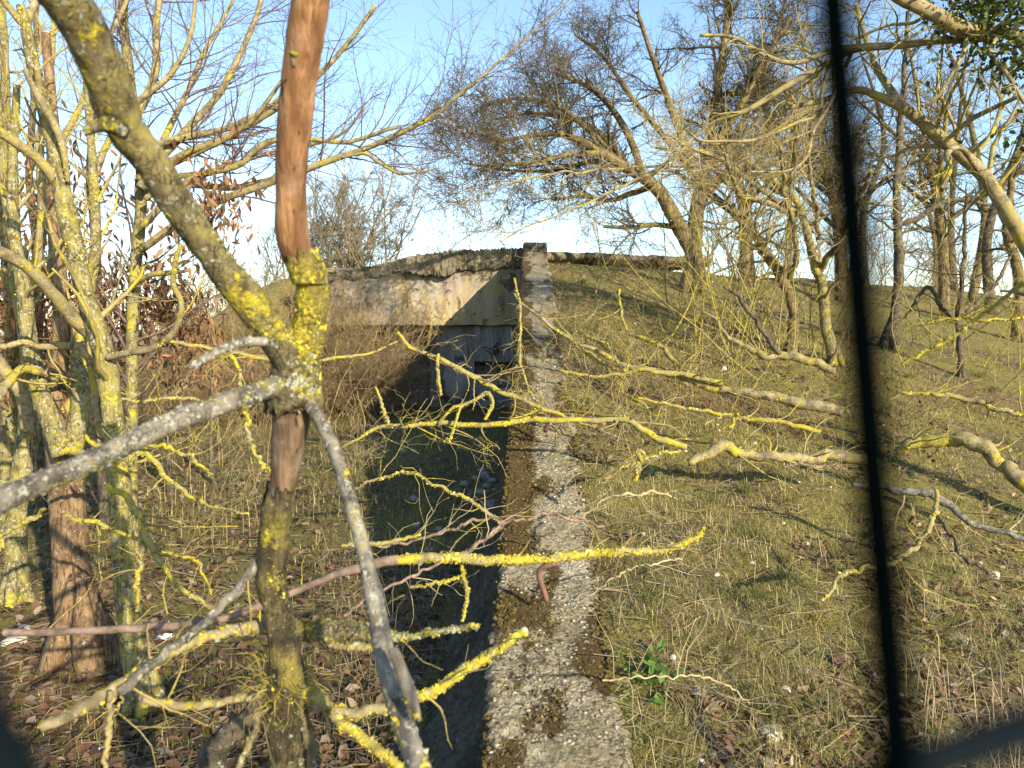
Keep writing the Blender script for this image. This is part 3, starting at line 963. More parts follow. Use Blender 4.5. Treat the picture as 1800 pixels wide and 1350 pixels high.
def bare_tree(name, label, base, main, mats, levels, group=None, cat='tree', seed=1, sides=10, foot=True, flk=None, fold=None, names=('trunk', 'branch'), rough=0.05, toes=True):
    """main: list of (pts, radii) limbs, the first the trunk; levels: spawn settings, each level off the one before"""
    rng = np.random.default_rng(seed)
    t = thing(name, label, cat, base, group)
    for i, (p, r) in enumerate(main):
        mb = MB()
        if sides >= 12: knobbly(mb, p, r, 18 if i == 0 else 12, rng, (0.08, 0.06, 0.03), (5, 16, 40), 0.6)
        else: tubes(mb, p[None], r[None], sides if i == 0 else max(7, sides - 2), rough, True, rng, 0.05 if i == 0 else 0.02)
        if i == 0 and toes:
            RP, RR = roots(p[0], r[0], 5, rng)
            tubes(mb, RP, RR, 6, 0.05, True, rng)
        mb.build(names[0] if i == 0 else names[1], mats[0] if i == 0 else mats[1], t)
    P, R = stack(main)
    first = True
    mb = MB()
    allb = [(P, R)]
    cur = (P, R)
    for lv in levels:
        sd = lv.pop('sides', 3)
        src = lv.pop('src', None)
        both = lv.pop('both', False)
        sp = spawn(*(allb[src] if src is not None else cur), rng=rng, **lv)
        if both:                                   # this level also grows straight off the limbs
            s2 = spawn(P, R, rng=rng, **dict(lv, tr=(0.3, 1.0)))
            sp = (np.concatenate([sp[0], s2[0]]), np.concatenate([sp[1], s2[1]]))
        if len(sp[0]):
            tubes(mb, sp[0], sp[1], sd, 0.0, False, rng)
            cur = sp
            allb.append(sp)
    if mb.n:
        mb.build('twigs', mats[2], t, 'stuff')
    if flk:
        mb = MB()
        flakes(mb, P, R, flk[0], flk[1], rng)
        if len(allb) > 1 and len(flk) > 2:
            flakes(mb, *allb[1], flk[2], flk[1] * 0.8, rng)
        if mb.n: mb.build('lichen', M['lichen'], t, 'stuff')
    return t, allb


# ------------------------------------------------------------------ 1. the forked tree close to the camera
def near_tree():
    rng = np.random.default_rng(21)
    base = np.array([-0.42, 1.42, float(H(-0.42, 1.42))])
    t = thing('forked_tree', 'lichen crusted forked tree close by with a peeled orange broken stem', 'tree', base)
    def add(name, mat, spec, d0, d1=None, n=40, sides=18, rough=0.03, label=None, fl=None, jit=0.0, parent=None, ws=0.89):
        p, r = limb(spec, d0, d1, n, jit, ws, rng)
        r = r * (1 + 0.06 * fbm(np.arange(n) * 0.45, np.zeros(n), rng.integers(90)))
        mb = MB(); smooth_w = mat in (M['bare_wood'], M['grey_wood'])
        knobbly(mb, p, r, 28 if r.max() > .015 else 14, rng, (0.06, 0.025, 0.01) if smooth_w else (0.10, 0.08, 0.05))
        o = mb.build(name, mat, parent or t)
        if label: o['label'] = label
        for k, (m, per, size, thr) in enumerate(fl or []):
            mb = MB(); flakes(mb, p[None], r[None], per, size, rng, thr=thr)
            if mb.n: mb.build('lichen', m, o, 'stuff')
        return p, r, o
    Y, G, O = M['lichen'], M['lichen_grey'], M['lichen_olive']
    # the stem from the ground to the fork
    low = '498,1700,88 500,1500,80 503,1350,70 503,1270,66 505,1200,72 500,1150,58 490,1080,54 478,1020,58 478,970,62 483,930,58 489,893,54 494,862,44'
    add('trunk', M['near_scaly'], low, 1.42, 1.362, 60, 20, 0.05, fl=[(O, 1300, 0.008, 0.45), (Y, 700, 0.007, 0.58)])
    add('split_wood', M['splinter'], '463,1010,4 470,975,18 481,930,40 490,890,52 496,850,53', 1.362, 1.36, 18, 16, 0.10, 'pale splintered wood below the peeled stem')
    add('peeled_stem', M['grey_wood'], '490,885,44 498,850,51 503,810,57 509,760,68 514,715,76 517,680,80', 1.36, 1.33, 26, 20, 0.015, 'peeled brown stem between ragged bark rings')

    def sleeve(px, py, d, w, h0, h1, mat, tilt=(0, 0)):
        """ragged cuff of bark: flaps of uneven length round a stem, h0..h1 metres along it"""
        c = at(px, py, d); n = 44; ang = np.arange(n) * 2 * pi / n
        r = w / 2 / 1350 * d
        jag = np.repeat(rng.uniform(0.0, 1.0, n // 2), 2) * .7 + rng.uniform(0, .3, n)
        rows = []
        for rad, hh in ((r * .97, np.full(n, h0)), (r * 1.10, h0 + (h1 - h0) * (.35 + .25 * jag)), (r * (1.05 + .16 * rng.uniform(-.6, 1, n)), h0 + (h1 - h0) * (.4 + .6 * jag)),
                        (r * .99, h0 + (h1 - h0) * (.36 + .55 * jag)), (r * .86, np.full(n, h0 + (h1 - h0) * .2))):
            rows.append(np.stack([c[0] + rad * np.cos(ang) + tilt[0] * hh, c[1] + rad * np.sin(ang), c[2] + hh], -1))
        V = np.concatenate(rows); i = (np.arange(4) * n)[:, None]; j = np.arange(n)[None]; j2 = (j + 1) % n
        mb = MB(); mb.add(V, None, np.stack([i + j, i + j2, i + n + j2, i + n + j], -1).reshape(-1, 4))
        return mb.build('bark_cuff', mat, t)
    sleeve(489, 893, 1.362, 56, -.03, .055, M['near_scaly'], (.12, 0))
    sleeve(517, 690, 1.33, 92, .02, -.05, M['near'], (.02, 0))
    sleeve(538, 478, 1.25, 60, -.02, .045, M['near_yellow'], (-.25, 0))
    add('fork', M['near'], '516,708,92 518,685,102 520,660,98 522,640,92 528,610,86', 1.33, 1.30, 22, 22, 0.06, fl=[(G, 2600, 0.011, 0.42), (O, 1600, 0.011, 0.5), (Y, 900, 0.010, 0.6)])
    add('lichened_stem', M['near_yellow'], '528,625,74 541,580,66 548,540,62 549,500,62 543,470,62 533,450,62', 1.30, 1.25, 30, 20, 0.05, fl=[(Y, 4200, 0.009, 0.42), (O, 2400, 0.009, 0.5)])
    add('peeled_stem', M['bare_wood'], '536,478,44 527,455,58 517,425,63 512,385,64 512,345,60 512,300,62 515,250,66 521,190,68 527,130,70 536,70,72 545,10,76 551,-60,80 560,-160,84', 1.25, 1.10, 60, 24, 0.012, 'peeled orange broken stem rising out of the fork')
    # knot hole on the peeled stem
    v, f = blob(rng, 0.5, 1, 0.2)
    kp = at(514, 108, 1.105)
    mb = MB(); mb.add(v * np.array([0.006, 0.006, 0.022]) + kp, f); mb.build('knot', M['dark_trunk'], t)
    mb = MB(); mb.add(v * np.array([0.010, 0.006, 0.010]) + at(515, 95, 1.10), f); mb.build('knot_rim', M['lichen_olive'], t)
    add('limb', M['near'], '516,640,74 494,604,70 462,562,66 425,515,64 385,462,62 345,408,62 312,360,64 283,312,64 255,270,66 225,232,72 204,190,82 190,140,82 165,85,84 132,25,88 95,-40,92 50,-120,96', 1.30, 0.86, 70, 24, 0.025, 'thick lichened limb slanting up to the left',
        fl=[(O, 2600, 0.007, 0.45), (Y, 2000, 0.006, 0.62), (G, 900, 0.006, 0.6)])
    add('stub', M['near'], '225,235,30 195,222,30 168,222,26 150,232,16', 0.99, 0.97, 14, 10, 0.1, fl=[(O, 900, 0.008, 0.4), (Y, 300, 0.008, 0.6)])
    add('branch', M['near_grey'], '505,672,44 470,684,42 420,700,40 370,718,42 300,742,42 240,772,42 170,806,42 100,836,44 40,862,46 -20,890,48 -120,930,50', 1.30, 0.90, 50, 18, 0.03, 'grey lichened branch reaching out level to the left',
        fl=[(G, 1200, 0.008, 0.5), (O, 900, 0.008, 0.58), (Y, 420, 0.007, 0.64)])
    add('broken_twig', M['near_grey'], '470,600,20 430,602,22 395,612,22 360,630,16 332,648,9', 1.24, 1.14, 18, 10, 0.08, fl=[(G, 800, 0.006, 0.45)])
    p, r, o = add('branch', M['near_grey'], '535,700,30 560,735,28 585,785,28 603,840,28 622,905,28 640,970,30 655,1040,36 668,1110,38 682,1180,40 700,1245,42 722,1310,46 745,1380,50 775,1480,50', 1.31, 0.98, 60, 16, 0.03, 'grey branch hanging down to the right of the stem',
        fl=[(G, 900, 0.007, 0.55), (O, 500, 0.007, 0.6)])
    mb = MB(); flakes(mb, p[None, :22], r[None, :22], 900, 0.008, rng, thr=0.5); flakes(mb, p[None, 38:], r[None, 38:], 1100, 0.011, rng, thr=0.42); mb.build('lichen', M['lichen'], o, 'stuff')
    add('torn_end', M['splinter'], '690,1140,20 706,1180,26 722,1225,26 738,1268,8', 1.06, 1.03, 14, 9, 0.12, fl=[(Y, 700, 0.009, 0.45), (G, 500, 0.008, 0.5)])
    # low limbs leaving the stem
    low_l = [
        ('branch', 'twig_wood', '8,1112,13 70,1112,13 150,1108,15 240,1104,15 320,1098,15 400,1084,15 460,1064,16 530,1035,15 600,1008,16 660,990,18 700,984,19', 1.95, 1.85, 'smooth purple brown branch lying across the stem', []),
        ('branch', 'yellow', '690,986,17 740,980,18 800,980,19 860,984,19 920,984,19 990,978,18 1060,972,16 1130,968,15 1185,964,14 1212,950,12 1238,928,9', 1.85, 2.15, 'long bright yellow lichened branch crossing the wall', [(Y, 1100, 0.011, 0.30)]),
        ('branch', 'half', '70,1280,20 130,1252,24 200,1215,30 262,1170,24 330,1132,22 400,1108,22 470,1103,24', 1.25, 1.42, 'yellow and grey lichened branch rising from the lower left', [(Y, 900, 0.010, 0.36)]),
        ('branch', 'near_grey', '475,935,10 462,975,16 440,1010,20 400,1055,18 350,1102,18 300,1142,18 262,1172,20 212,1215,22', 1.38, 1.30, 'split grey branch forking down to the left', [(O, 300, 0.006, 0.55)]),
        ('branch', 'near', '500,1112,34 545,1108,37 600,1108,38 640,1110,36 672,1115,27 700,1121,15 730,1119,11 780,1108,11 842,1100,8', 1.40, 1.46, 'short thick olive and grey stub thinning to a yellow stick', [(O, 1500, 0.010, 0.42), (G, 1100, 0.009, 0.48), (Y, 700, 0.008, 0.55)]),
        ('branch', 'yellow', '580,1135,10 600,1137,13 630,1136,14 655,1138,9', 1.40, 1.40, None, [(Y, 1200, 0.007, 0.3)]),
        ('branch', 'half', '250,1230,16 290,1238,18 345,1240,17 400,1232,16 450,1222,18 490,1210,22', 1.32, 1.41, 'sawn off grey stub pointing left', [(O, 400, 0.008, 0.5)]),
        ('branch', 'yellow', '505,1180,24 535,1208,26 570,1240,24 605,1272,22 650,1308,20 700,1345,18 760,1400,16', 1.40, 1.32, 'yellow branch running down to the right', [(Y, 1200, 0.010, 0.34)]),
        ('branch', 'yellow', '580,1250,16 625,1253,20 670,1245,20 715,1232,20 770,1210,20 815,1178,19 860,1150,18 900,1124,18 926,1112,15', 1.36, 1.62, 'sawn yellow branch pointing up over the wall', [(Y, 1300, 0.010, 0.30)]),
        ('branch', 'near', '512,1200,22 530,1250,24 545,1300,24 552,1360,24 556,1450,24', 1.40, 1.36, None, [(G, 600, 0.009, 0.45), (Y, 500, 0.009, 0.55)]),
        ('branch', 'near', '500,1210,18 512,1260,18 525,1310,18 530,1370,16', 1.41, 1.38, None, [(G, 600, 0.007, 0.45), (Y, 400, 0.007, 0.55)]),
        ('branch', 'half', '462,1235,14 452,1275,14 436,1315,13 418,1352,12 400,1400,12', 1.41, 1.36, None, [(O, 500, 0.007, 0.45)]),
        ('branch', 'half', '194,1215,10 192,1260,10 190,1300,9 183,1360,8', 1.27, 1.25, None, [(Y, 500, 0.007, 0.45)]),
        ('branch', 'yellow', '600,960,6 650,956,8 690,952,8 740,940,7', 1.9, 1.95, None, []),
    ]
    Ps = []
    for nm, mt, spec, d0, d1, lb, fl in low_l:
        p, r, o = add(nm, M[mt], spec, d0, d1, 30, 12, 0.05, lb, fl, 0.0015)
        Ps.append((p, r))
    v, f = blob(rng, 0.9, 1, 0.1)
    mb = MB(); mb.add(v * 0.011 + at(921, 1110, 1.62), f); mb.build('sawn_end', M['pale_stone'], t)
    # shaggy tuft of fine twigs round the low knot of the stem
    kn = at(500, 1205, 1.40)
    q = rng.standard_normal((260, 3)); q = norm(q)
    st = kn + q * 0.02
    K = 5
    pts = [st]; d = q
    for k in range(K - 1):
        d = norm(d + 0.5 * rng.standard_normal(d.shape)); pts.append(pts[-1] + d * rng.uniform(0.008, 0.026, (260, 1)))
    P = np.stack(pts, 1)
    mb = MB(); tubes(mb, P, np.full((260, K), 0.0011) * np.linspace(1, .5, K), 3, 0, False)
    P2, R2 = stack(Ps)
    sp = spawn(P2, R2, 8, (0.1, 0.98), (60, 15), 0.20, 7, 0.30, 0.2, 0.02, rng, 0.0011, rmax=0.003)
    tubes(mb, *sp, 4, 0.1)
    tubes(mb, *spawn(*sp, 12, (0.2, 1), (50, 15), 0.09, 5, 0.6, 0.2, 0.0, rng, 0.0008), 3)
    mb.build('twigs', M['twig_yellow'], t, 'stuff')
    mb = MB(); flakes(mb, *sp, 160, 0.006, rng); mb.build('lichen', M['lichen'], t, 'stuff')


near_tree()

WS = 0.84
# ------------------------------------------------------------------ 2. the clump of trees at the left
def base_at(px, py):
    p, d = hit(px, py)
    p[2] = H(p[0], p[1])
    return p, d


LEAF_SPOTS = []
L_LV = lambda a=1.0: [dict(per=7 * a, tr=(0.35, 1.0), ang=(45, 15), L=0.75, K=8, rr=0.42, wig=0.16, up=0.12, rmin=0.003, sides=5),
                      dict(per=9 * a, tr=(0.2, 1.0), ang=(45, 15), L=0.42, K=6, rr=0.5, wig=0.18, up=0.06, rmin=0.0018, sides=4),
                      dict(per=10 * a, tr=(0.2, 1.0), ang=(45, 15), L=0.22, K=5, rr=0.5, wig=0.22, up=0.02, rmin=0.0012, sides=3)]

b, d = base_at(30, 1060)
t, allb = bare_tree('lichened_tree', 'yellow lichened tree at the left edge of the picture', b,
    [limb('30,1062,52 28,980,44 30,900,42 44,800,42 60,720,40 56,640,38 40,540,34 24,430,30 8,300,26 -10,150,20', d, d + .3),
     limb('50,760,30 40,700,26 0,640,24 -60,560,22', d, d - .2), limb('40,540,22 62,470,22 75,380,20 70,250,16 90,120,12 95,0,8', d, d + .5)],
    [M['trunk_l'], M['half'], M['twig_yellow']], L_LV(0.8), 'trees in the left clump', seed=31, flk=(160, 0.012, 30))
LEAF_SPOTS.append(allb)

b, d = base_at(148, 1168)
t, allb = bare_tree('lichened_tree', 'thick stemmed tree with broad ribbed foot left of the dark trunk', b,
    [limb('148,1172,104 138,1100,82 128,1020,74 122,940,70 118,860,66 114,800,66 106,740,58 98,690,46 106,620,34 108,540,32 100,450,30 95,330,28 92,200,22 80,60,16', d, d + .5, 34),
     limb('112,800,44 86,730,40 68,680,36 52,600,32 40,500,30 26,420,26 22,300,20 30,150,14', d, d - .1, 34),
     limb('122,800,44 138,740,40 142,680,34 140,600,26 165,460,22 168,380,20 160,250,16 150,120,12', d, d + .9, 34)],
    [M['trunk_base'], M['trunk_l'], M['twig_yellow']], L_LV(0.75), 'trees in the left clump', seed=32, sides=16, flk=(220, 0.012, 30), rough=0.03)
LEAF_SPOTS.append(allb)

b, d = base_at(258, 1252)
t, allb = bare_tree('lichened_tree', 'tree with dark foot leaning left, sawn side stub high on its stem', b,
    [limb('258,1258,66 244,1190,54 232,1120,50 222,1040,48 216,960,46 212,880,44 206,800,42 198,730,42 188,650,42 170,580,40 150,520,38 134,450,38 120,390,38 110,340,36 100,280,32 78,190,28 58,110,26 46,50,24 36,10,18', d, d - .1, 40),
     limb('165,590,34 130,560,30 96,520,26 60,480,24 25,455,24 -30,430,24', d, d - .5, 40),
     limb('108,330,26 72,285,20 40,260,20 5,235,20 -40,215,20', d - .05, d - .35, 40),
     limb('70,170,12 66,130,14 62,120,14 60,118,14', d - .1, d - .16, 40),
     limb('120,320,10 108,250,14 85,200,16 62,160,14 44,122,12', d - .1, d - .25, 40),
     limb('46,55,14 55,20,14 75,-20,12', d - .1, d, 40), limb('38,40,16 10,5,14 -10,-30,12', d - .1, d - .2, 40),
     limb('190,628,14 230,620,14 270,612,14 300,590,14 316,560,13 318,530,12 305,500,11 308,460,10 318,430,8', d - .1, d - .4, 40)],
    [M['trunk_l'], M['half'], M['twig_yellow']], L_LV(0.45), 'trees in the left clump', seed=33, sides=16, flk=(260, 0.012, 40), rough=0.025)
LEAF_SPOTS.append(allb)

b, d = base_at(232, 985)
t, allb = bare_tree('lichened_tree', 'slim straight tree standing upright behind the leaning dark footed one', b,
    [limb('230,990,34 231,900,28 231,800,26 231,700,25 232,600,25 236,500,25 243,420,24 248,350,22 243,250,20 228,140,20 218,50,18 214,-40,16', d, d + .3, 36),
     limb('236,500,12 262,484,12 290,480,11 330,476,7', d, d - .2, 36),
     limb('246,330,20 290,270,18 340,215,16 385,165,14 420,100,12 450,30,10 470,-40,8', d, d + .8, 36),
     limb('243,280,16 275,255,16 330,240,15 400,225,13 470,190,11 500,165,9', d, d + .3, 36),
     limb('240,200,20 262,160,18 275,110,16 275,40,14 285,-30,12', d, d + .2, 36),
     limb('245,300,18 290,290,18 330,268,16 400,240,15 470,200,13 530,160,12 600,90,10 660,10,8', d, d - .4, 36),
     limb('248,400,15 300,345,15 345,310,14 420,290,14 470,250,13 545,245,10 610,250,9 680,228,8 705,222,7', d, d - .3, 36),
     limb('247,440,16 310,395,17 380,355,17 450,330,16 540,297,15 600,275,13 650,258,12 700,235,11 760,205,10 800,172,8 850,132,6 900,88,5 945,50,4 1000,0,3', d, d - .7, 36),
     limb('600,277,6 640,270,7 665,285,7 700,304,6 735,303,5 770,296,3', d - .4, d - .6, 36),
     limb('262,300,13 300,220,13 330,160,11 360,90,9 400,20,7 430,-40,5', d + .2, d + .9, 36),
     limb('300,290,12 360,262,11 430,225,10 490,150,8 530,90,6 570,20,4', d, d - .5, 36),
     limb('255,350,12 310,312,12 380,302,11 450,275,10 520,262,8 600,236,6 640,190,4', d, d + .6, 36),
     limb('160,330,16 190,250,14 230,190,13 300,130,11 335,60,9 345,-30,7', d - .3, d - .1, 36),
     limb('100,260,14 140,190,13 165,110,11 210,30,9 240,-40,7', d - .4, d + .2, 36),
     limb('300,330,14 340,325,14 410,330,13 480,315,12 540,300,8', d + .5, d + .4, 36)],
    [M['trunk_l'], M['half'], M['twig_purple']], [dict(per=10, tr=(0.2, 1.0), ang=(42, 14), L=0.9, K=8, rr=0.35, wig=0.13, up=0.1, rmin=0.0025, sides=4),
        dict(per=11, tr=(0.15, 1.0), ang=(45, 15), L=0.5, K=6, rr=0.5, wig=0.15, up=0.03, rmin=0.0017, sides=3),
        dict(per=10, tr=(0.2, 1.0), ang=(45, 15), L=0.2, K=5, rr=0.6, wig=0.2, rmin=0.0012, sides=3)], 'trees in the left clump', seed=34, flk=(120, 0.012, 20))
LEAF_SPOTS.append(allb)

for q, (px, py, lab, spec) in enumerate([
    (185, 930, 'dark slim tree in the left clump, just left of the straight slim one', '185,935,26 180,850,20 176,760,18 172,650,16 172,540,16 168,430,15 158,330,14 162,200,12 150,80,10'),
    (12, 960, 'pale stem cut by the left picture edge behind the first tree', '10,965,36 8,850,32 14,740,30 20,620,28 14,480,26 6,330,24 10,150,18 4,0,14'),
    (70, 900, 'dark thin stem behind the ribbed tree', '70,905,26 66,800,20 60,690,18 68,570,16 62,430,16 52,300,14 60,150,12 66,0,10'),
    (300, 870, 'thin dark stem in the scrub right of the straight slim tree', '300,875,12 296,800,10 300,720,9 290,640,8 296,560,7 284,470,6'),
    (375, 850, 'thin dark sapling amid the reeds beside the near forked stem', '375,855,10 370,790,9 374,720,8 366,650,7 372,580,6'),
]):
    b, d = base_at(px, py)
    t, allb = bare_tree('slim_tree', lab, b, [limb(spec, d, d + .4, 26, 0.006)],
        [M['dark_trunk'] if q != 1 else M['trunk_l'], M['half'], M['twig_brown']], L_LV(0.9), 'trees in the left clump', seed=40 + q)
    LEAF_SPOTS.append(allb)

# loose boughs bending through the left clump
for q, (spec, d0, d1, lab) in enumerate([
    ('0,700,18 20,665,20 42,648,18 70,655,14 110,668,12 150,672,8', 3.6, 4.2, 'crooked lichened bough low at the left edge'),
    ('0,610,12 40,600,14 75,610,15 110,608,16 140,612,16 158,640,15 165,690,14 172,740,12 190,790,9', 3.7, 3.9, 'pale bough arching over beside the leaning tree'),
    ('190,855,10 225,880,14 250,915,14 262,950,13 285,990,12 320,1030,10 365,1062,8 415,1075,5', 2.7, 2.5, 'bright yellow branch drooping in a long curve to the right'),
    ('255,905,8 250,950,10 246,1000,11 241,1035,9 247,1075,6', 2.7, 2.6, 'bright yellow twig hanging straight down beside the drooping branch'),
    ('150,765,6 165,780,10 215,790,12 260,800,12 285,830,11 320,862,9 370,890,6 440,905,4', 3.2, 3.0, 'thin yellow branch curving below the grey branch'),
    ('245,790,7 290,785,8 330,800,8 350,818,7 372,832,4', 3.2, 3.1, 'short yellow twig above the reeds'),
    ('0,940,10 30,925,11 55,912,10 80,895,7', 3.4, 3.4, 'bright yellow stick against the leftmost trunk'),
    ('110,905,8 150,915,9 200,935,9 262,958,8 310,975,7 345,990,6 370,1045,3', 2.9, 2.7, 'grey yellow twig crossing both trunk feet'),
    ('430,720,7 436,750,8 445,785,7 462,815,6 480,835,5', 2.4, 2.3, 'yellow tipped twig curling down beside the peeled stem'),
    ('340,640,7 400,625,10 420,650,9 425,690,8', 3.4, 3.3, 'pale crooked twig behind the broken grey twig'),
    ('0,860,8 60,852,9 130,835,9 200,820,8 280,800,5', 3.5, 3.7, 'thin yellow bough lying level through the left clump'),
    ('180,700,7 240,705,8 320,700,8 380,712,6 430,705,4', 4.2, 4.4, 'thin level yellow branch in front of the pale field'),
    ('300,600,8 360,612,9 430,622,9 500,640,8 560,636,7 640,622,6 700,600,4', 4.8, 5.4, 'long yellow bough behind the fork'),
    ('255,1160,7 230,1200,7 205,1250,6', 3.3, 3.2, 'short dead stick leaning on the dark trunk foot'),
]):
    rng = np.random.default_rng(300 + q)
    p, r = limb(spec, d0, d1, 26, 0.004, 0.82, rng)
    o = thing('lichened_bough', lab, 'branch', p[0])
    p = p + np.stack([fbm(np.arange(26) * .3, np.zeros(26), 3 + q + 20 * j, 3) for j in range(3)], -1) * .012
    mb = MB(); knobbly(mb, p, r, 10, rng, (.16, .12, .06), (9, 30, 90), .8); mb.build('stem', M['half'] if q in (0, 1, 9, 11, 13) else M['yellow'], o)
    sp = spawn(p[None], r[None], 12, (0.1, 0.95), (55, 15), 0.30, 7, 0.42, 0.2, 0.05, rng, 0.0014)
    sp2 = spawn(*sp, 14, (0.2, 0.95), (55, 15), 0.10, 5, 0.5, 0.25, 0.0, rng, 0.0012)
    mb = MB(); tubes(mb, *sp, 4); tubes(mb, *sp2, 3, cap=False)
    if mb.n: mb.build('twigs', M['twig_yellow'], o, 'stuff')
    mb = MB(); flakes(mb, p[None], r[None], 500, 0.009, rng, thr=0.4)
    if len(sp[0]): flakes(mb, *sp, 120, 0.006, rng, thr=0.4)
    if mb.n: mb.build('lichen', M['lichen'], o, 'stuff')

WS = 0.92
# ------------------------------------------------------------------ 3. trees on the bank at the right
b, d = base_at(1219, 512)
R1 = [limb('1219,514,44 1218,480,36 1219,445,32 1221,410,30 1225,370,28 1232,330,26 1245,280,22 1252,220,18 1262,150,15 1275,60,12 1285,-60,8', d, d + .4, 30),
      limb('1214,440,26 1196,402,30 1180,372,28 1165,345,26 1148,325,24 1120,305,22 1085,285,20 1050,262,17 1015,245,14 975,235,11 925,240,8 870,250,5', d, d - .8, 30),
      limb('1150,326,14 1110,340,12 1070,352,9 1020,345,7 970,352,5', d, d + .6, 30),
      limb('1130,310,16 1110,250,14 1075,190,12 1030,150,9 975,130,6', d - .2, d + .8, 30),
      limb('1232,330,16 1205,260,15 1180,190,13 1150,110,10 1120,20,7', d, d - 1.2, 30),
      limb('1228,360,18 1270,310,17 1320,265,15 1370,225,12 1430,190,9', d, d + .8, 30),
      limb('1245,270,14 1300,190,13 1340,110,10 1390,30,7', d, d - .9, 30),
      limb('1060,268,12 1000,272,10 940,285,8 880,290,6 815,288,3', d - .5, d - 1.4, 30),
      limb('1090,286,12 1020,215,10 960,180,8 890,175,6 830,200,3', d - .4, d + .4, 30),
      limb('1195,400,12 1150,395,10 1110,400,8 1060,398,6', d, d + .3, 30),
      limb('1160,340,12 1100,300,11 1040,285,9 970,300,7 900,300,5 830,290,3', d + .3, d + 1.2, 30),
      limb('1100,290,12 1050,230,10 990,205,8 930,200,6 870,210,4', d + .2, d + 1.0, 30),
      limb('1215,300,13 1160,230,11 1110,170,9 1060,100,7 1010,60,5', d + .3, d + 1.4, 30),
      limb('1240,300,14 1290,240,12 1330,160,10 1360,80,8 1380,0,6', d + .2, d + 1.4, 30),
      limb('1235,330,14 1290,300,12 1350,290,10 1420,270,8 1490,250,6', d, d - .6, 30)]
t, allb = bare_tree('spreading_tree', 'wide spreading bare tree on the bank crest leaning left over the bunker', b, R1,
    [M['tree_r'], M['tree_r'], M['twig_dark']],
    [dict(per=2.2, tr=(0.30, 1.0), ang=(48, 14), L=1.9, K=10, rr=0.5, wig=0.17, up=0.05, rmin=0.009, sides=5),
     dict(per=11.0, tr=(0.15, 1.0), ang=(50, 16), L=0.95, K=6, rr=0.5, wig=0.22, up=0.08, rmin=0.006, sides=4, both=True),
     dict(per=11.5, tr=(0.10, 1.0), ang=(50, 18), L=0.50, K=4, rr=0.55, wig=0.32, up=0.06, rmin=0.005, sides=3),
     dict(per=9, tr=(0.12, 1.0), ang=(50, 18), L=0.22, K=2, rr=0.6, wig=0.28, up=0.10, rmin=0.0034, sides=3)], seed=51, sides=14, rough=0.04)

WS = 0.76
right_trees = [
    ('twisted bare tree with pale peeling stem left of the fence wire', 1388, 628, 'tree_r',
     ['1388,630,26 1392,600,24 1394,560,24 1392,530,24 1382,500,24 1366,472,24 1345,440,22 1318,405,20 1290,372,20 1262,352,18 1235,330,14 1200,310,9 1160,292,5',
      '1382,500,14 1400,450,14 1395,400,12 1380,340,10 1372,260,8']),
    ('grey bare tree immediately left of the fence wire', 1460, 640, 'trunk_l',
     ['1468,645,30 1458,600,26 1450,550,24 1445,510,22 1432,460,20 1418,410,18 1408,370,17 1390,340,15 1360,318,14 1330,300,12 1290,282,10',
      '1410,372,14 1370,360,14 1330,352,13 1290,330,12 1250,300,10 1190,290,8 1100,296,6 1000,302,5 905,320,4 840,345,3 796,366,2',
      '1400,352,13 1352,325,14 1318,285,14 1290,292,12 1210,262,10 1150,300,8 1090,330,6 1010,365,5 940,392,4 880,425,3',
      '1440,480,16 1475,420,14 1500,370,12 1530,300,10',
      '1405,378,13 1350,340,12 1302,306,11 1270,282,10 1232,266,8 1186,246,6 1150,215,4',
      '1400,378,12 1340,353,12 1302,342,10 1287,312,8 1276,280,6 1262,240,4',
      '1440,420,10 1432,350,9 1420,270,8 1430,200,6 1425,130,4',
      '1385,372,10 1392,300,9 1400,230,7 1392,160,5']),
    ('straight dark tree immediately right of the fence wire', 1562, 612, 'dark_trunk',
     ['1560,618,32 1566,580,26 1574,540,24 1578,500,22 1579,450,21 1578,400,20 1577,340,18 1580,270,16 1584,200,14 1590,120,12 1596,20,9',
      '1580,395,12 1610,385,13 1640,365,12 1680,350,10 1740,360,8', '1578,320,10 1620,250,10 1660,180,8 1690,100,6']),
    ('small dark tree with black forked top on the right bank', 1690, 662, 'dark_trunk',
     ['1690,668,16 1688,620,14 1685,590,13 1683,560,12 1690,500,10 1695,430,9 1700,340,7',
      '1684,570,10 1655,540,10 1635,505,10 1615,520,8 1600,545,6 1592,560,4', '1684,565,10 1720,530,9 1750,500,8 1780,440,6']),
    ('bare tree with thick stem cut by the right picture edge', 1792, 600, 'tree_r',
     ['1790,606,30 1788,560,26 1792,510,24 1786,460,22 1770,410,20 1775,340,16 1790,260,12']),
]
for q, (lab, px, py, mt, specs) in enumerate(right_trees):
    b, d = base_at(px, py)
    d2 = d - (1.8 if q in (0, 1) else -0.5)
    limbs = [limb(s, d, d2 if i else d - .2, 28, 0.008) for i, s in enumerate(specs)]
    bare_tree('bare_tree', lab, b, limbs, [M[mt], M['half'] if q < 2 else M[mt], M['twig_pale'] if q < 2 else M['twig_dark']],
        [dict(per=9.5 if q < 2 else 6, tr=(0.25, 1.0), ang=(50, 16), L=1.0, K=8, rr=0.45, wig=0.22, up=0.02, rmin=0.0045, sides=4),
         dict(per=8, tr=(0.12, 1.0), ang=(50, 18), L=0.5, K=5, rr=0.55, wig=0.25, up=0.03, rmin=0.0032, sides=3),
         dict(per=7, tr=(0.12, 1.0), ang=(50, 18), L=0.24, K=3, rr=0.6, wig=0.25, rmin=0.0024, sides=3)], 'trees on the right bank', seed=60 + q, sides=12, rough=0.05)

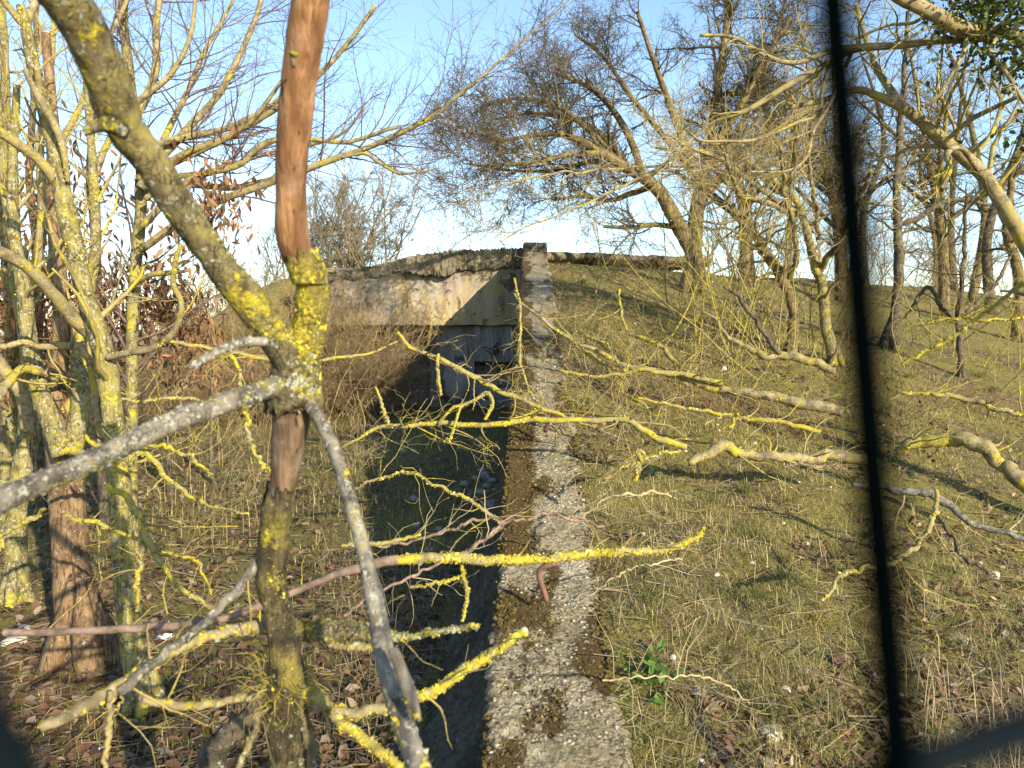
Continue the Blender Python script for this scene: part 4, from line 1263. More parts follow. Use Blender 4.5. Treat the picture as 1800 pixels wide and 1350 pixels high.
# the big sunlit limb coming in from the right, its foot outside the picture
b = np.array([4.4, 4.3, float(H(4.4, 4.3))])
pt = np.array([4.4, 4.3, b[2]])
trunk = np.array([[4.4, 4.3, b[2] - .05, .12], [4.35, 4.4, b[2] + .7, .095], [4.1, 4.6, b[2] + 1.3, .085], [*at(1850, 500, 5.0), .075]])
c = catmull(trunk, 28)
R6 = [(c[:, :3], c[:, 3]),
      limb('1850,500,36 1800,425,34 1765,362,32 1730,310,32 1690,272,32 1645,236,30 1610,205,28 1585,188,26 1550,172,20 1505,158,16 1440,178,12 1380,190,10', 5.0, 4.9, 28),
      limb('1585,188,20 1560,150,18 1540,118,15 1520,60,12 1505,10,9', 5.0, 5.3, 28),
      limb('1660,250,10 1700,215,12 1725,200,12 1790,170,9', 4.9, 4.5, 28),
      limb('1720,300,12 1690,260,14 1665,270,13 1670,300,10 1655,330,6', 4.8, 4.4, 28),
      limb('1700,285,10 1740,240,10 1760,180,9 1745,140,8', 5.0, 5.4, 28)]
R6b = [limb('1860,80,34 1800,66,32 1760,55,30 1735,62,28 1700,68,20 1640,72,18 1580,80,16 1520,82,16 1460,90,14 1400,110,12 1350,100,10 1290,66,9 1230,62,7', 4.4, 4.7, 28),
       limb('1740,60,34 1690,50,36 1650,28,34 1600,4,32 1550,-25,30', 4.4, 4.2, 28),
       limb('1560,82,15 1500,88,15 1440,120,15 1385,150,14 1350,172,13 1310,195,12 1260,212,9 1215,245,6 1180,290,4', 4.6, 4.9, 28),
       limb('1460,110,9 1445,160,9 1440,200,8 1400,216,7 1330,245,7 1270,248,6 1230,246,5 1205,225,4', 4.7, 4.5, 28),
       limb('1500,84,9 1460,180,8 1430,230,8 1418,275,7 1385,300,6 1320,302,4', 4.7, 4.4, 28),
       limb('1760,58,14 1740,90,12 1770,130,10 1800,180,8', 4.4, 4.2, 28),
       limb('1700,66,9 1650,20,9 1605,40,8 1560,45,7 1500,70,5', 4.5, 4.9, 28)]
t, allb = bare_tree('leaning_tree', 'sunlit lichened tree leaning in from the right picture edge', b, R6 + R6b, [M['tree_r'], M['half'], M['twig_yellow']],
    [dict(per=9, tr=(0.2, 1.0), ang=(50, 16), L=0.75, K=8, rr=0.4, wig=0.22, up=0.05, rmin=0.003, sides=5),
     dict(per=7, tr=(0.12, 1.0), ang=(50, 18), L=0.34, K=6, rr=0.5, wig=0.25, up=0.03, rmin=0.0018, sides=4),
     dict(per=8, tr=(0.12, 1.0), ang=(50, 18), L=0.15, K=5, rr=0.6, wig=0.25, rmin=0.0013, sides=3)], seed=71, sides=14, flk=(60, 0.012, 25))
# its ivy: dark evergreen leaves round the limb in the top right corner
def leaf_cloud(centres, size, cols, rng, ratio=0.55, droop=0.3):
    n = len(centres)
    d = norm(rng.standard_normal((n, 3)) + np.array([0, -0.3, -droop]))
    nn = norm(np.cross(d, rng.standard_normal((n, 3))))
    s = np.cross(d, nn)
    L = size * rng.uniform(0.6, 1.25, n)[:, None]
    w = L * ratio
    fold = rng.uniform(-0.25, 0.25, n)[:, None] * w
    V = np.stack([centres, centres + d * L * .35 + s * w * .5 + nn * fold, centres + d * L * .8 + s * w * .28 + nn * fold, centres + d * L - nn * fold,
                  centres + d * L * .8 - s * w * .28 + nn * fold, centres + d * L * .35 - s * w * .5 + nn * fold, centres + d * L * .5 - nn * fold * .3], 1)
    b = (np.arange(n) * 7)[:, None]
    F = np.concatenate([np.stack([b[:, 0] + i, b[:, 0] + j, b[:, 0] + 6], -1) for i, j in ((0, 1), (1, 2), (2, 3), (3, 4), (4, 5), (5, 0))])
    return V.reshape(-1, 3), F, np.repeat(cols, 7, 0)
rng = np.random.default_rng(81)
cen = []
for px, py, dd, sx, n in ((1760, 25, 4.3, .16, 700), (1710, 10, 4.5, .13, 400), (1790, 120, 4.3, .07, 90), (1775, 95, 4.4, .10, 130), (1800, 250, 4.2, .06, 60), (1745, -40, 4.3, .2, 300)):
    cen.append(at(px, py, dd) + rng.standard_normal((n, 3)) * sx)
cen = np.concatenate(cen)
cc = np.array([[0.055, 0.075, 0.018]]) * rng.uniform(0.5, 1.6, (len(cen), 1)) + np.array([[0.05, 0.035, 0.0]]) * (rng.uniform(0, 1, (len(cen), 1)) > 0.8)
mb = MB(); mb.add(*leaf_cloud(cen, 0.042, cc, rng, 0.7)[:2], None, leaf_cloud(cen, 0.042, cc, np.random.default_rng(1), 0.7)[2])
tag(mb.build('ivy', M['blade'], t, 'stuff'), 'dark green ivy leaves in the upper right')

# yellow thicket of thin lichened stems in front of the bank trees
def thicket(name, label, cat, centre, n, height, spread, mat, seed, lean=(0, 0, 0), group=None, levels=None, r=0.006, wig=0.12, K=10, flk=None, up=0.03):
    rng = np.random.default_rng(seed)
    centre = np.asarray(centre, float)
    t = thing(name, label, cat, centre, group)
    st = np.stack([rng.normal(0, spread[0], n), rng.normal(0, spread[1], n)], -1) + centre[:2]
    z = H(st[:, 0], st[:, 1]) - 0.03
    p = np.concatenate([st, z[:, None]], 1)
    d = norm(rng.standard_normal((n, 3)) * np.array([0.45, 0.45, 0.15]) + np.array([0, 0, 1.0]) + np.asarray(lean))
    L = height * rng.uniform(0.5, 1.15, (n, 1)) / (K - 1)
    pts = [p]
    for k in range(K - 1):
        d = norm(d + wig * rng.standard_normal((n, 3)) + np.array([0, 0, up]))
        pts.append(pts[-1] + d * L)
    P = np.stack(pts, 1); R = r * rng.uniform(0.6, 1.4, (n, 1)) * np.linspace(1, 0.4, K)[None]
    mb = MB(); tubes(mb, P, R, 5, 0.05, False, rng); mb.build('stems', mat[0], t, 'stuff')
    mb = MB(); cur = (P, R); f1 = None
    for lv in levels or []:
        lv = dict(lv); sd = lv.pop('sides', 3)
        cur = spawn(*cur, rng=rng, **lv)
        f1 = cur if f1 is None else f1
        tubes(mb, *cur, sd, 0, False)
    if mb.n: mb.build('twigs', mat[1], t, 'stuff')
    if flk:
        mb = MB(); flakes(mb, P, R, flk[0], flk[1], rng)
        if f1 is not None and len(f1[0]): flakes(mb, *f1, flk[0] * .5, flk[1] * .8, rng)
        if mb.n: mb.build('lichen', M['lichen'], t, 'stuff')
    return t


T2 = [dict(per=7, tr=(0.2, 1), ang=(45, 15), L=0.5, K=6, rr=0.55, wig=0.22, up=0.05, rmin=0.003, sides=4),
      dict(per=8, tr=(0.15, 1), ang=(48, 15), L=0.24, K=5, rr=0.6, wig=0.25, rmin=0.002)]
c, d = hit(1300, 640)
thicket('yellow_shrub', 'tangle of thin yellow lichened stems in front of the twisted tree', 'shrub', c, 22, 2.6, (.65, .5), (M['yellow'], M['twig_yellow']), 91, (-.15, 0, 0), levels=T2, r=0.009, flk=(60, .012))
c, d = hit(1350, 600)
thicket('yellow_shrub', 'dense yellow brush filling the gap between twisted tree and fence wire', 'shrub', c, 46, 3.3, (.8, .8), (M['half'], M['twig_yellow']), 92, (-.05, 0, 0), levels=T2, r=0.009, flk=(14, .014))
c, d = hit(1640, 640)
thicket('yellow_shrub', 'sparse lichened shrub on the bank beside the small dark tree', 'shrub', c, 9, 1.5, (.8, .6), (M['yellow'], M['twig_yellow']), 93, (.1, 0, 0), levels=T2, r=0.007, flk=(60, .012))
c, d = hit(1770, 640)
thicket('yellow_shrub', 'yellow lichened shrub at the right picture edge', 'shrub', c, 12, 1.9, (.7, .6), (M['yellow'], M['twig_yellow']), 94, (-.1, 0, 0), levels=T2, r=0.009, flk=(40, .012))
c, d = hit(1230, 500)
thicket('brown_shrub', 'small reddish bramble beside the foot of the spreading tree', 'shrub', at(1165, 475, 14.6), 26, .6, (.35, .3), (M['twig_brown'], M['twig_brown']), 95, levels=T2[:1], r=0.004)

# ------------------------------------------------------------------ 4. scrub round the bunker and the far thicket
S3 = [dict(per=7, tr=(0.1, 1), ang=(50, 15), L=0.55, K=4, rr=0.6, wig=0.3, up=0.02, rmin=0.004, sides=3),
      dict(per=8, tr=(0.1, 1), ang=(50, 15), L=0.28, K=2, rr=0.6, wig=0.25, rmin=0.003)]
thicket('brown_shrub', 'dense brown twiggy shrub covering the left end of the bunker front', 'shrub', (-4.0, 15.9, 0), 130, 3.0, (.65, .5), (M['twig_brown'], M['twig_brown']), 101, (.1, 0, 0), levels=S3, r=0.008, up=-.01)
thicket('brown_shrub', 'thin brown shrub standing in front of the lintel', 'shrub', (-3.25, 16.3, 0), 90, 3.0, (.42, .25), (M['twig_brown'], M['twig_brown']), 106, (.05, 0, 0), levels=S3, r=0.008, up=.01)
thicket('brown_shrub', 'brown thorny shrub left of the bunker behind the fork', 'shrub', (-5.3, 14.6, 0), 130, 2.9, (.9, .6), (M['twig_brown'], M['twig_brown']), 102, (.1, 0, 0), levels=S3, r=0.008, up=-.01)
thicket('brown_shrub', 'low arching bramble in front of the bunker recess', 'shrub', (-2.9, 15.6, 0), 40, 1.5, (.6, .3), (M['twig_brown'], M['twig_brown']), 103, (.15, 0, -.1), levels=S3, r=0.006, up=-.06)
thicket('brown_shrub', 'brown scrub far left beyond the clump of trees', 'shrub', (-8.2, 13.5, 0), 90, 2.6, (1.2, .7), (M['twig_brown'], M['twig_brown']), 104, levels=S3, r=0.008)
thicket('brown_shrub', 'dark low scrub under the left clump of trees', 'shrub', (-5.2, 9.5, 0), 70, 1.5, (1.4, .7), (M['twig_brown'], M['twig_brown']), 105, levels=S3, r=0.006)
S4 = [dict(per=6, tr=(0.15, 1), ang=(40, 14), L=1.1, K=5, rr=0.6, wig=0.22, up=0.06, rmin=0.009, sides=3),
      dict(per=6, tr=(0.1, 1), ang=(42, 14), L=0.55, K=4, rr=0.6, wig=0.2, up=0.05, rmin=0.007),
      dict(per=6, tr=(0.1, 1), ang=(42, 14), L=0.30, K=2, rr=0.7, wig=0.25, rmin=0.008)]
thicket('tall_bush', 'tall rounded bare bush rising behind the bunker roof at its left end', 'bush', (-5.6, 25.5, 0), 40, 4.5, (.9, .8), (M['twig_tan'], M['twig_tan']), 111, levels=S4, r=0.03, wig=.1)
thicket('tall_bush', 'bare bush behind the bunker, between the fork and the tall rounded bush', 'bush', (-9.0, 25, 0), 28, 4.3, (1.1, .8), (M['twig_tan'], M['twig_tan']), 112, levels=S4, r=0.03, wig=.1)
thicket('tall_bush', 'bare bush seen through the left clump of trees', 'bush', (-14.0, 24, 0), 18, 4.2, (1.6, .8), (M['twig_tan'], M['twig_tan']), 113, levels=S4, r=0.03, wig=.1)
thicket('roof_sapling', 'little bare sapling sprouting behind the bunker roof', 'sapling', (-.75, 20.0, 3.45), 7, 1.0, (.08, .05), (M['twig_purple'], M['twig_purple']), 114,
        levels=[dict(per=5, tr=(0.2, 1), ang=(35, 10), L=0.5, K=6, rr=0.6, wig=0.12, up=0.05, rmin=0.005)], r=0.008, wig=.06)
bt = bpy.data.objects.get('roof_sapling')
for ch in bt.children:
    ch.location.z += 3.42 - float(H(-.75, 20.0)) if H(-.75, 20.0) < 3.3 else 0.0

FAR = [dict(per=2.4, tr=(0.25, 1), ang=(45, 14), L=2.2, K=6, rr=0.5, wig=0.18, up=0.12, rmin=0.014, sides=4),
       dict(per=3.4, tr=(0.15, 1), ang=(45, 14), L=1.1, K=4, rr=0.55, wig=0.2, up=0.06, rmin=0.010),
       dict(per=5, tr=(0.1, 1), ang=(45, 14), L=0.55, K=3, rr=0.6, wig=0.2, up=0.03, rmin=0.007)]
far_lab = 'slim bare tree far behind in the right hand wood'
rng = np.random.default_rng(120)
for q, (x, y, h) in enumerate([(6.5, 21, 7), (8.6, 20, 7.5), (10.5, 23, 7), (12.5, 21, 8), (14.3, 25, 8), (16.5, 23, 8), (19, 27, 8.5), (9.6, 27, 8), (7.6, 25, 6.5), (13, 30, 9), (17, 31, 9), (21.5, 30, 9), (11.5, 18.5, 7), (14.8, 19.5, 7.5)]):
    z = float(H(x, y)) - .05
    pts = np.array([[x, y, z, .13], [x + rng.normal(0, .2), y, z + h * .3, .10], [x + rng.normal(0, .4), y + rng.normal(0, .3), z + h * .62, .07], [x + rng.normal(0, .7), y + rng.normal(0, .5), z + h, .02]])
    c = catmull(pts, 22)
    bare_tree('slim_bare_tree', far_lab, (x, y, z), [(c[:, :3], c[:, 3])], [M['tree_r'] if q % 2 else M['dark_trunk'], M['tree_r'], M['twig_dark']], [dict(l) for l in FAR], 'trees of the far wood', seed=130 + q, sides=8, toes=False)
for q, (x, y, h) in enumerate([(-15, 19, 7), (-12, 16.5, 6.5), (-19, 22, 8), (-9.5, 12.0, 6)]):
    z = float(H(x, y)) - .05
    pts = np.array([[x, y, z, .10], [x + rng.normal(0, .2), y, z + h * .3, .08], [x + rng.normal(0, .4), y + rng.normal(0, .3), z + h * .62, .05], [x + rng.normal(0, .7), y, z + h, .015]])
    c = catmull(pts, 22)
    bare_tree('slim_bare_tree', 'bare tree far behind the left clump of trees', (x, y, z), [(c[:, :3], c[:, 3])], [M['dark_trunk'], M['tree_r'], M['twig_purple']], [dict(l) for l in FAR], 'trees beyond the left clump', seed=150 + q, sides=8, toes=False)
for q, (x, y, h, lab) in enumerate([(5.3, 17.6, 6.0, 'dense dark twigged tree right behind the spreading tree'), (6.9, 16.2, 5.6, 'dense dark twigged tree half hidden by the fence wire'), (9.3, 16.6, 6.0, 'dense dark twigged tree right of the fence wire on the crest')]):
    z = float(H(x, y)) - .05
    pts = np.array([[x, y, z, .12], [x - .1, y, z + h * .28, .10], [x - .5, y, z + h * .6, .06], [x - .9, y + .2, z + h, .02]])
    arms = [(catmull(pts, 22)[:, :3], catmull(pts, 22)[:, 3])]
    for s in range(7):
        hh = rng.uniform(.25, .6) * h; a_ = rng.uniform(0, 6.28)
        q0 = np.array([x - .3 * hh / h, y, z + hh]); q1 = q0 + np.array([cos(a_) * 1.1, sin(a_) * .8, .8]); q2 = q1 + np.array([cos(a_) * 1.2, sin(a_) * .9, rng.uniform(.2, 1.2)])
        c = catmull(np.array([[*q0, .06], [*q1, .04], [*q2, .015]]), 22); arms.append((c[:, :3], c[:, 3]))
    bare_tree('dense_tree', lab, (x, y, z), arms, [M['tree_r'], M['tree_r'], M['twig_dark']],
        [dict(per=6, tr=(0.2, 1), ang=(50, 15), L=1.1, K=6, rr=0.5, wig=0.2, up=0.06, rmin=0.008, sides=4), dict(per=9, tr=(0.1, 1), ang=(50, 16), L=0.55, K=4, rr=0.55, wig=0.28, up=0.04, rmin=0.006), dict(per=9, tr=(0.1, 1), ang=(50, 16), L=0.25, K=2, rr=0.6, wig=0.25, rmin=0.005)],
        seed=160 + q, sides=8, toes=False)
for q, (px, py, lab) in enumerate([(1250, 725, 'reddish brown dead weeds above the pale knuckled log'), (1400, 760, 'reddish brown dead weeds left of the fence wire'), (1075, 690, 'brown dead weeds right of the wall under the fallen limb'), (1720, 720, 'brown dead weeds on the right bank before the split log')]):
    c, d = hit(px, py)
    thicket('dead_weeds', lab, 'weeds', c, 90, .30, (.34, .22), (M['weed_brown'], M['weed_brown']), 185 + q, levels=[dict(per=22, tr=(.3, 1), ang=(50, 15), L=.09, K=3, rr=.7, wig=.3, rmin=.0016)], r=.0022, wig=.2)
for q, (px, py, lean, lab) in enumerate([(1040, 615, (-.9, 0, -.5), 'low yellow brush beside the wall on the upper bank'), (1150, 650, (-.7, -.2, -.5), 'low yellow brush on the bank under the large fallen limb'), (1290, 690, (.6, 0, -.5), 'low yellow brush on the bank beside the reddish weeds'),
        (1420, 715, (-.8, 0, -.5), 'low yellow brush left of the fence wire'), (1130, 775, (-.5, 0, -.4), 'low yellow brush on the bank at the elbow of the level bough'), (1610, 735, (.5, 0, -.4), 'low yellow brush right of the fence wire'), (1200, 600, (.7, 0, -.4), 'low pale brush below the foot of the spreading tree'),
        (650, 830, (.8, 0, -.3), 'thin tangled brush over the left side of the pit'), (420, 900, (.6, 0, -.2), 'thin tangled brush behind the near forked stem')]):
    c, d = hit(px, py)
    thicket('dead_brush', lab, 'brush', c, 15, .85, (.28, .2), (M['half'], M['twig_yellow'] if q < 7 else M['twig_pale']), 195 + q, lean, levels=[dict(per=9, tr=(.1, 1), ang=(45, 15), L=.32, K=6, rr=.6, wig=.22, rmin=.002, sides=4), dict(per=10, tr=(.1, 1), ang=(45, 15), L=.14, K=4, rr=.6, wig=.25, rmin=.0016)],
            r=.0055 if q < 7 else .003, wig=.22, flk=(30, .012) if q < 7 else None, up=.02)
for q, (x, y) in enumerate([(8, 23.5), (12, 26), (16, 28), (20, 24), (10.5, 20)]):
    thicket('wood_undergrowth', 'brown undergrowth between the trunks of the far wood', 'undergrowth', (x, y, float(H(x, y))), 11, 2.6, (1.2, .9), (M['twig_brown'], M['twig_brown']), 170 + q, group='undergrowth of the far wood', levels=S4[:2], r=0.014)

# ------------------------------------------------------------------ 5. fallen and lying branches on the bank and over the wall
fallen = [
    ('bough', 'thin yellow bough slanting from the recess down over the wall', 'yellow', '697,585,6 712,602,9 740,617,9 765,627,10 790,640,11 840,664,11 880,688,10 920,706,9 960,722,9 1010,740,7 1050,752,4', 5.2, 5.0),
    ('bough', 'long level yellow bough lying across pit and wall', 'yellow', '600,792,4 640,770,6 680,752,8 730,747,10 800,745,11 860,743,12 930,742,12 1000,741,12 1060,738,12 1100,736,13 1130,754,14 1170,774,15 1210,786,14', 4.7, 4.6),
    ('log', 'pale knuckled log lying on the bank behind the grass patch', 'half', '1205,806,16 1235,800,20 1262,790,24 1290,800,22 1340,800,20 1400,806,22 1450,802,24 1500,806,24 1540,815,20', 4.6, 4.8),
    ('bough', 'thin crooked yellow branch over the shaded pit floor', 'half', '620,858,4 660,845,6 715,834,7 742,840,6 775,856,6 810,872,7 850,896,8 878,924,8', 3.6, 3.5),
    ('bough', 'pale twig running level left from the wall edge', 'twig_wood', '640,955,5 700,957,6 760,940,6 810,920,7 850,914,6 890,912,4', 3.4, 3.4),
    ('bough', 'pale forked twig lying over the wall', 'twig_wood', '872,938,7 900,920,6 950,904,6 1000,908,6 1060,922,5', 3.35, 3.5),
    ('bough', 'brown dead stick rising from the pit to the wall edge', 'twig_wood', '600,1082,6 650,1050,7 720,1015,7 780,985,7 830,962,9 862,942,9 880,928,7', 2.9, 3.3),
    ('bough', 'vertical yellow twig leaning on the wall near its head', 'yellow', '905,490,4 911,530,5 914,575,5 914,622,6 920,655,6 932,688,6 955,716,6 1010,724,6 1060,730,6 1100,736,6', 6.6, 5.0),
    ('bough', 'large fallen limb running up left along the bank', 'half', '905,515,4 935,548,6 985,585,8 1040,615,9 1090,640,11 1150,655,12 1220,672,14 1290,684,17 1350,694,20 1420,712,22 1480,728,24', 7.0, 6.0),
    ('bough', 'yellow limb lying level on the bank below the large fallen limb', 'yellow', '985,652,5 1030,662,6 1080,660,7 1130,652,9 1200,660,12 1270,672,13', 6.6, 6.3),
    ('bough', 'yellow limb with upright twigs high on the bank', 'yellow', '1085,508,5 1092,540,6 1102,575,6 1112,592,7 1140,598,9 1165,612,10 1195,645,9', 8.4, 7.5),
    ('bough', 'thin yellow branch angling down the bank beside the limb', 'yellow', '1020,590,4 1065,605,5 1080,630,7 1095,650,8 1108,655,6', 7.2, 6.8),
    ('bough', 'pale lichened pole lying at the foot of the twisted tree', 'half', '1240,545,5 1290,600,10 1345,622,16 1395,628,18 1440,640,18 1470,648,16', 8.6, 8.2),
    ('bough', 'dark stick leaning from the yellow tangle', 'dark_trunk', '1272,500,6 1310,540,8 1345,590,9 1370,622,10', 8.2, 8.0),
    ('bough', 'yellow twigs arching over the brown patch on the bank', 'yellow', '1240,745,5 1270,730,6 1296,728,6 1290,745,6 1262,758,5', 5.0, 5.0),
    ('log', 'thick split log lying at the right edge of the bank', 'half', '1570,800,16 1610,782,26 1650,770,30 1690,768,32 1730,790,30 1762,815,30 1800,850,34 1850,890,34', 5.0, 4.5),
    ('bough', 'blue grey lichened bough right of the fence wire', 'near_grey', '1500,850,10 1570,858,15 1615,868,17 1650,872,17 1680,900,15 1730,930,13 1800,948,12 1850,955,12', 4.2, 3.8),
    ('bough', 'crooked branch with yellow cuffs bending down behind the fence wire', 'half', '1650,862,7 1645,890,10 1630,925,11 1612,962,11 1570,984,11 1530,994,11 1490,1004,10 1468,1018,9 1460,1045,7 1445,1062,4', 3.6, 3.3),
    ('bough', 'thin yellow branch rising to the right on the right bank', 'yellow', '1590,640,5 1640,612,8 1690,582,8 1740,545,8 1800,500,9', 5.6, 5.2),
    ('bough', 'yellow branch with side twigs level on the right bank', 'yellow', '1590,580,4 1640,565,6 1700,560,7 1760,562,6 1800,560,6', 6.0, 5.8),
    ('bough', 'dark dead stick lying down the right bank', 'dark_trunk', '1640,895,6 1670,940,9 1690,975,9 1740,1010,6', 3.7, 3.6),
    ('bough', 'dead pale stick lying below the pale log', 'twig_wood', '1380,820,4 1420,816,5 1470,822,5 1500,830,3', 4.3, 4.3),
    ('bough', 'yellow stub branch dangling in front of the bank grass', 'yellow', '1120,830,5 1128,800,6 1124,790,8 1118,840,9', 3.9, 3.9),
    ('bough', 'grey twig tangle lying over the right edge of the wall', 'half', '1060,850,4 1100,820,5 1150,800,6 1195,790,6', 4.2, 4.3),
    ('bough', 'curving pale twig on the bank beside the wall', 'twig_pale', '1010,930,4 1060,880,5 1110,868,5 1160,870,5 1190,880,4', 3.8, 3.9),
    ('bough', 'bent pale twig in the grass right of the wall', 'twig_pale', '1040,1045,4 1090,1010,5 1140,990,4 1200,985,3', 3.1, 3.2),
    ('bough', 'long thin dead stem lying down the near bank', 'twig_pale', '1060,1195,4 1150,1190,4 1240,1190,5 1290,1215,4 1320,1240,3', 2.5, 2.5),
    ('bough', 'yellow lichened bough lying just above the pale knuckled log', 'yellow', '1120,700,5 1180,712,7 1240,722,8 1300,735,9 1370,742,10 1440,760,11', 5.4, 5.2),
    ('bough', 'bough with yellow side twigs beside the wall below its head', 'yellow', '975,560,4 1010,600,6 1060,640,7 1100,690,8 1140,720,8', 7.4, 6.2),
    ('bough', 'crooked yellow bough high on the bank near the bramble', 'half', '1050,480,4 1090,500,5 1150,530,6 1210,560,8 1280,590,9', 10.5, 9.2),
    ('bough', 'grey yellow bough lying across the middle of the right bank', 'half', '1560,700,6 1620,690,8 1690,700,10 1750,720,11 1820,730,12', 6.2, 5.8),
    ('bough', 'dark fallen trunk lying in the leaf litter by the stem foot', 'dark_trunk', '470,1215,44 440,1245,44 405,1285,46 375,1330,54 345,1400,60', 2.3, 2.15),
]
for q, (nm, lab, mt, spec, d0, d1) in enumerate(fallen):
    rng = np.random.default_rng(400 + q)
    p, r = limb(spec, d0, d1, 34, 0.003, 0.82, rng)
    wob = np.stack([fbm(np.arange(34) * .28, np.zeros(34), 7 + q + 20 * j, 3) for j in range(3)], -1) * (0.016 + r.mean() * 0.9)
    p = p + wob
    gz = H(p[:, 0], p[:, 1])
    p[:, 2] = np.maximum(p[:, 2], np.where((p[:, 0] > wall_x(p[:, 1])) & (p[:, 0] < wall_x(p[:, 1]) + .5), np.maximum(gz, wall_z(p[:, 1])), gz) + r * 0.4)
    o = thing('fallen_' + nm, lab, 'log' if nm == 'log' else 'branch', p[0])
    thick = r.max() > 0.02
    mb = MB(); knobbly(mb, p, r, 16 if thick else 10, rng, (.16, .12, .06), (9, 30, 90), .8); mb.build('stem', M[mt], o)
    if mt == 'dark_trunk' and thick: continue
    yel = mt in ('yellow', 'half')
    brushy = yel and d0 > 4.4 and nm == 'bough'
    sp = spawn(p[None], r[None], 10 if brushy else 9, (0.05, 0.95), (52, 18), 0.55 if brushy else 0.46 if yel else 0.32, 8, 0.42, 0.2, 0.08, rng, 0.0018, rmax=0.007)
    sp2 = spawn(*sp, 9, (0.2, 0.95), (50, 15), 0.24, 6, 0.55, 0.22, 0.04, rng, 0.0013)
    mb = MB(); tubes(mb, *sp, 5, 0.05); tubes(mb, *sp2, 4, cap=False)
    if brushy:
        sp3 = spawn(*sp2, 9, (0.2, 0.95), (50, 15), 0.12, 4, 0.7, 0.3, 0.02, rng, 0.0015); tubes(mb, *sp3, 3, cap=False)
    if mb.n: mb.build('twigs', M['twig_yellow'] if yel else M['twig_pale'], o, 'stuff')
    if yel:
        mb = MB(); flakes(mb, p[None], r[None], 420 if d0 < 4.4 else 210, 0.012 if d0 < 4.4 else .015, rng, thr=0.35)
        if len(sp[0]): flakes(mb, *sp, 110 if d0 < 4.4 else 45, 0.009 if d0 < 4.4 else .012, rng, thr=0.35)
        if mb.n: mb.build('lichen', M['lichen'], o, 'stuff')
# hanging twiglets that belong to the two crossing boughs
for lab, spec, d0 in (('yellow twig rising in a hook from the level bough', '770,745,5 790,722,5 800,716,6 830,706,6 856,690,7 866,706,7 862,722,6 852,738,5', 4.65),
                      ('yellow twig hanging down from the slanting bough', '771,622,5 769,650,6 772,672,6 776,695,4', 5.1), ('pale broken twig dangling below the level bough', '810,715,4 800,745,5 790,775,4 784,770,4', 4.6),
                      ('yellow sprig standing upright left on the level bough', '660,680,4 668,700,5 676,725,6 684,745,5', 4.75),
                      ('pale lichened twig hanging in front of the dark wall foot', '810,985,7 815,1010,7 822,1040,6 818,1070,5 812,1092,3', 1.95),
                      ('white lichened twig running left from the hanging one', '813,1012,5 790,1020,5 760,1026,4 722,1032,3', 1.95)):
    rng = np.random.default_rng(int(sum(map(ord, lab))))
    p, r = limb(spec, d0, d0 - .05, 20, 0.002, 1.0, rng)
    o = thing('lichened_twig', lab, 'twig', p[0])
    put('stem', M['yellow'], o, p[None], r[None], 7, 0.1, 0.0, rng=rng)
    sp = spawn(p[None], r[None], 16, (0.2, 0.98), (65, 15), 0.07, 5, 0.5, 0.3, 0.0, rng, 0.0012)
    mb = MB(); tubes(mb, *sp, 4); 
    if mb.n: mb.build('twigs', M['twig_pale'], o, 'stuff')
    mb = MB(); flakes(mb, p[None], r[None], 700, 0.010, rng, thr=0.3); mb.build('lichen', M['lichen'], o, 'stuff')
# strip of dark bark down the bank
p, r = limb('1190,1015,16 1222,1062,22 1255,1105,24 1280,1145,24 1300,1182,12', 2.9, 2.55, 24)
p[:, 2] = H(p[:, 0], p[:, 1]) + 0.012
mb = MB(); tubes(mb, p[None], r[None] * 0.8, 8, 0.2); tag(mb.build('bark_strip', M['dark_trunk'], None, loc=tuple(p[0])), 'dark strip of rotten bark lying on the near bank', 'bark')

# ------------------------------------------------------------------ 6. dead leaves still hanging in the left clump (each a leaf)
rng = np.random.default_rng(200)
lp = []
for q in range(4):
    V, F, _ = leaf_cloud(np.zeros((1, 3)), 1.0, np.zeros((1, 3)), np.random.default_rng(900 + q), 0.27, 2.4)
    lp.append((V, F))
M['rust_leaf'] = None
def mat_rust():
    m, nt, b = newmat('rust_leaf', 0.6)
    k = NB(nt)
    oi = nt.nodes.new("ShaderNodeObjectInfo")
    c = k.ramp(oi.outputs["Random"], [(0.0, (0.09, 0.04, 0.018)), (0.45, (0.22, 0.11, 0.048)), (0.8, (0.34, 0.17, 0.07)), (1.0, (0.30, 0.20, 0.11))])
    k.link(c, b.inputs["Base Color"])
    t = nt.nodes.new("ShaderNodeBsdfTranslucent"); k.link(c, t.inputs[0])
    mx = nt.nodes.new("ShaderNodeMixShader"); mx.inputs[0].default_value = 0.3
    k.link(b.outputs[0], mx.inputs[1]); k.link(t.outputs[0], mx.inputs[2]); k.link(mx.outputs[0], nt.nodes["Material Output"].inputs[0])
    return m
M['rust_leaf'] = mat_rust()
leaf_meshes = []
for V, F in lp:
    mbx = MB(); mbx.add(V, F); leaf_meshes.append(mbx.mesh('dead_leaf', M['rust_leaf'], smooth=False))
spots = [(40, 330, 45, 30, 22, 6.3), (20, 520, 60, 60, 60, 6.4), (90, 480, 40, 60, 40, 6.8), (60, 590, 70, 50, 60, 6.5), (140, 560, 50, 70, 36, 7.0), (205, 500, 40, 50, 24, 7.2),
         (205, 560, 50, 60, 40, 7.0), (310, 550, 45, 40, 50, 6.6), (330, 620, 60, 40, 40, 6.6), (370, 335, 28, 20, 20, 5.6), (362, 372, 26, 20, 26, 5.6), (190, 350, 60, 40, 16, 7.0), (300, 480, 50, 40, 20, 7.0), (140, 250, 60, 50, 8, 6.6), (60, 680, 80, 40, 30, 6.2)]
ltree = bpy.data.objects['lichened_tree.003']
lb = np.array(ltree["_o"])
nleaf = 0
extra = []
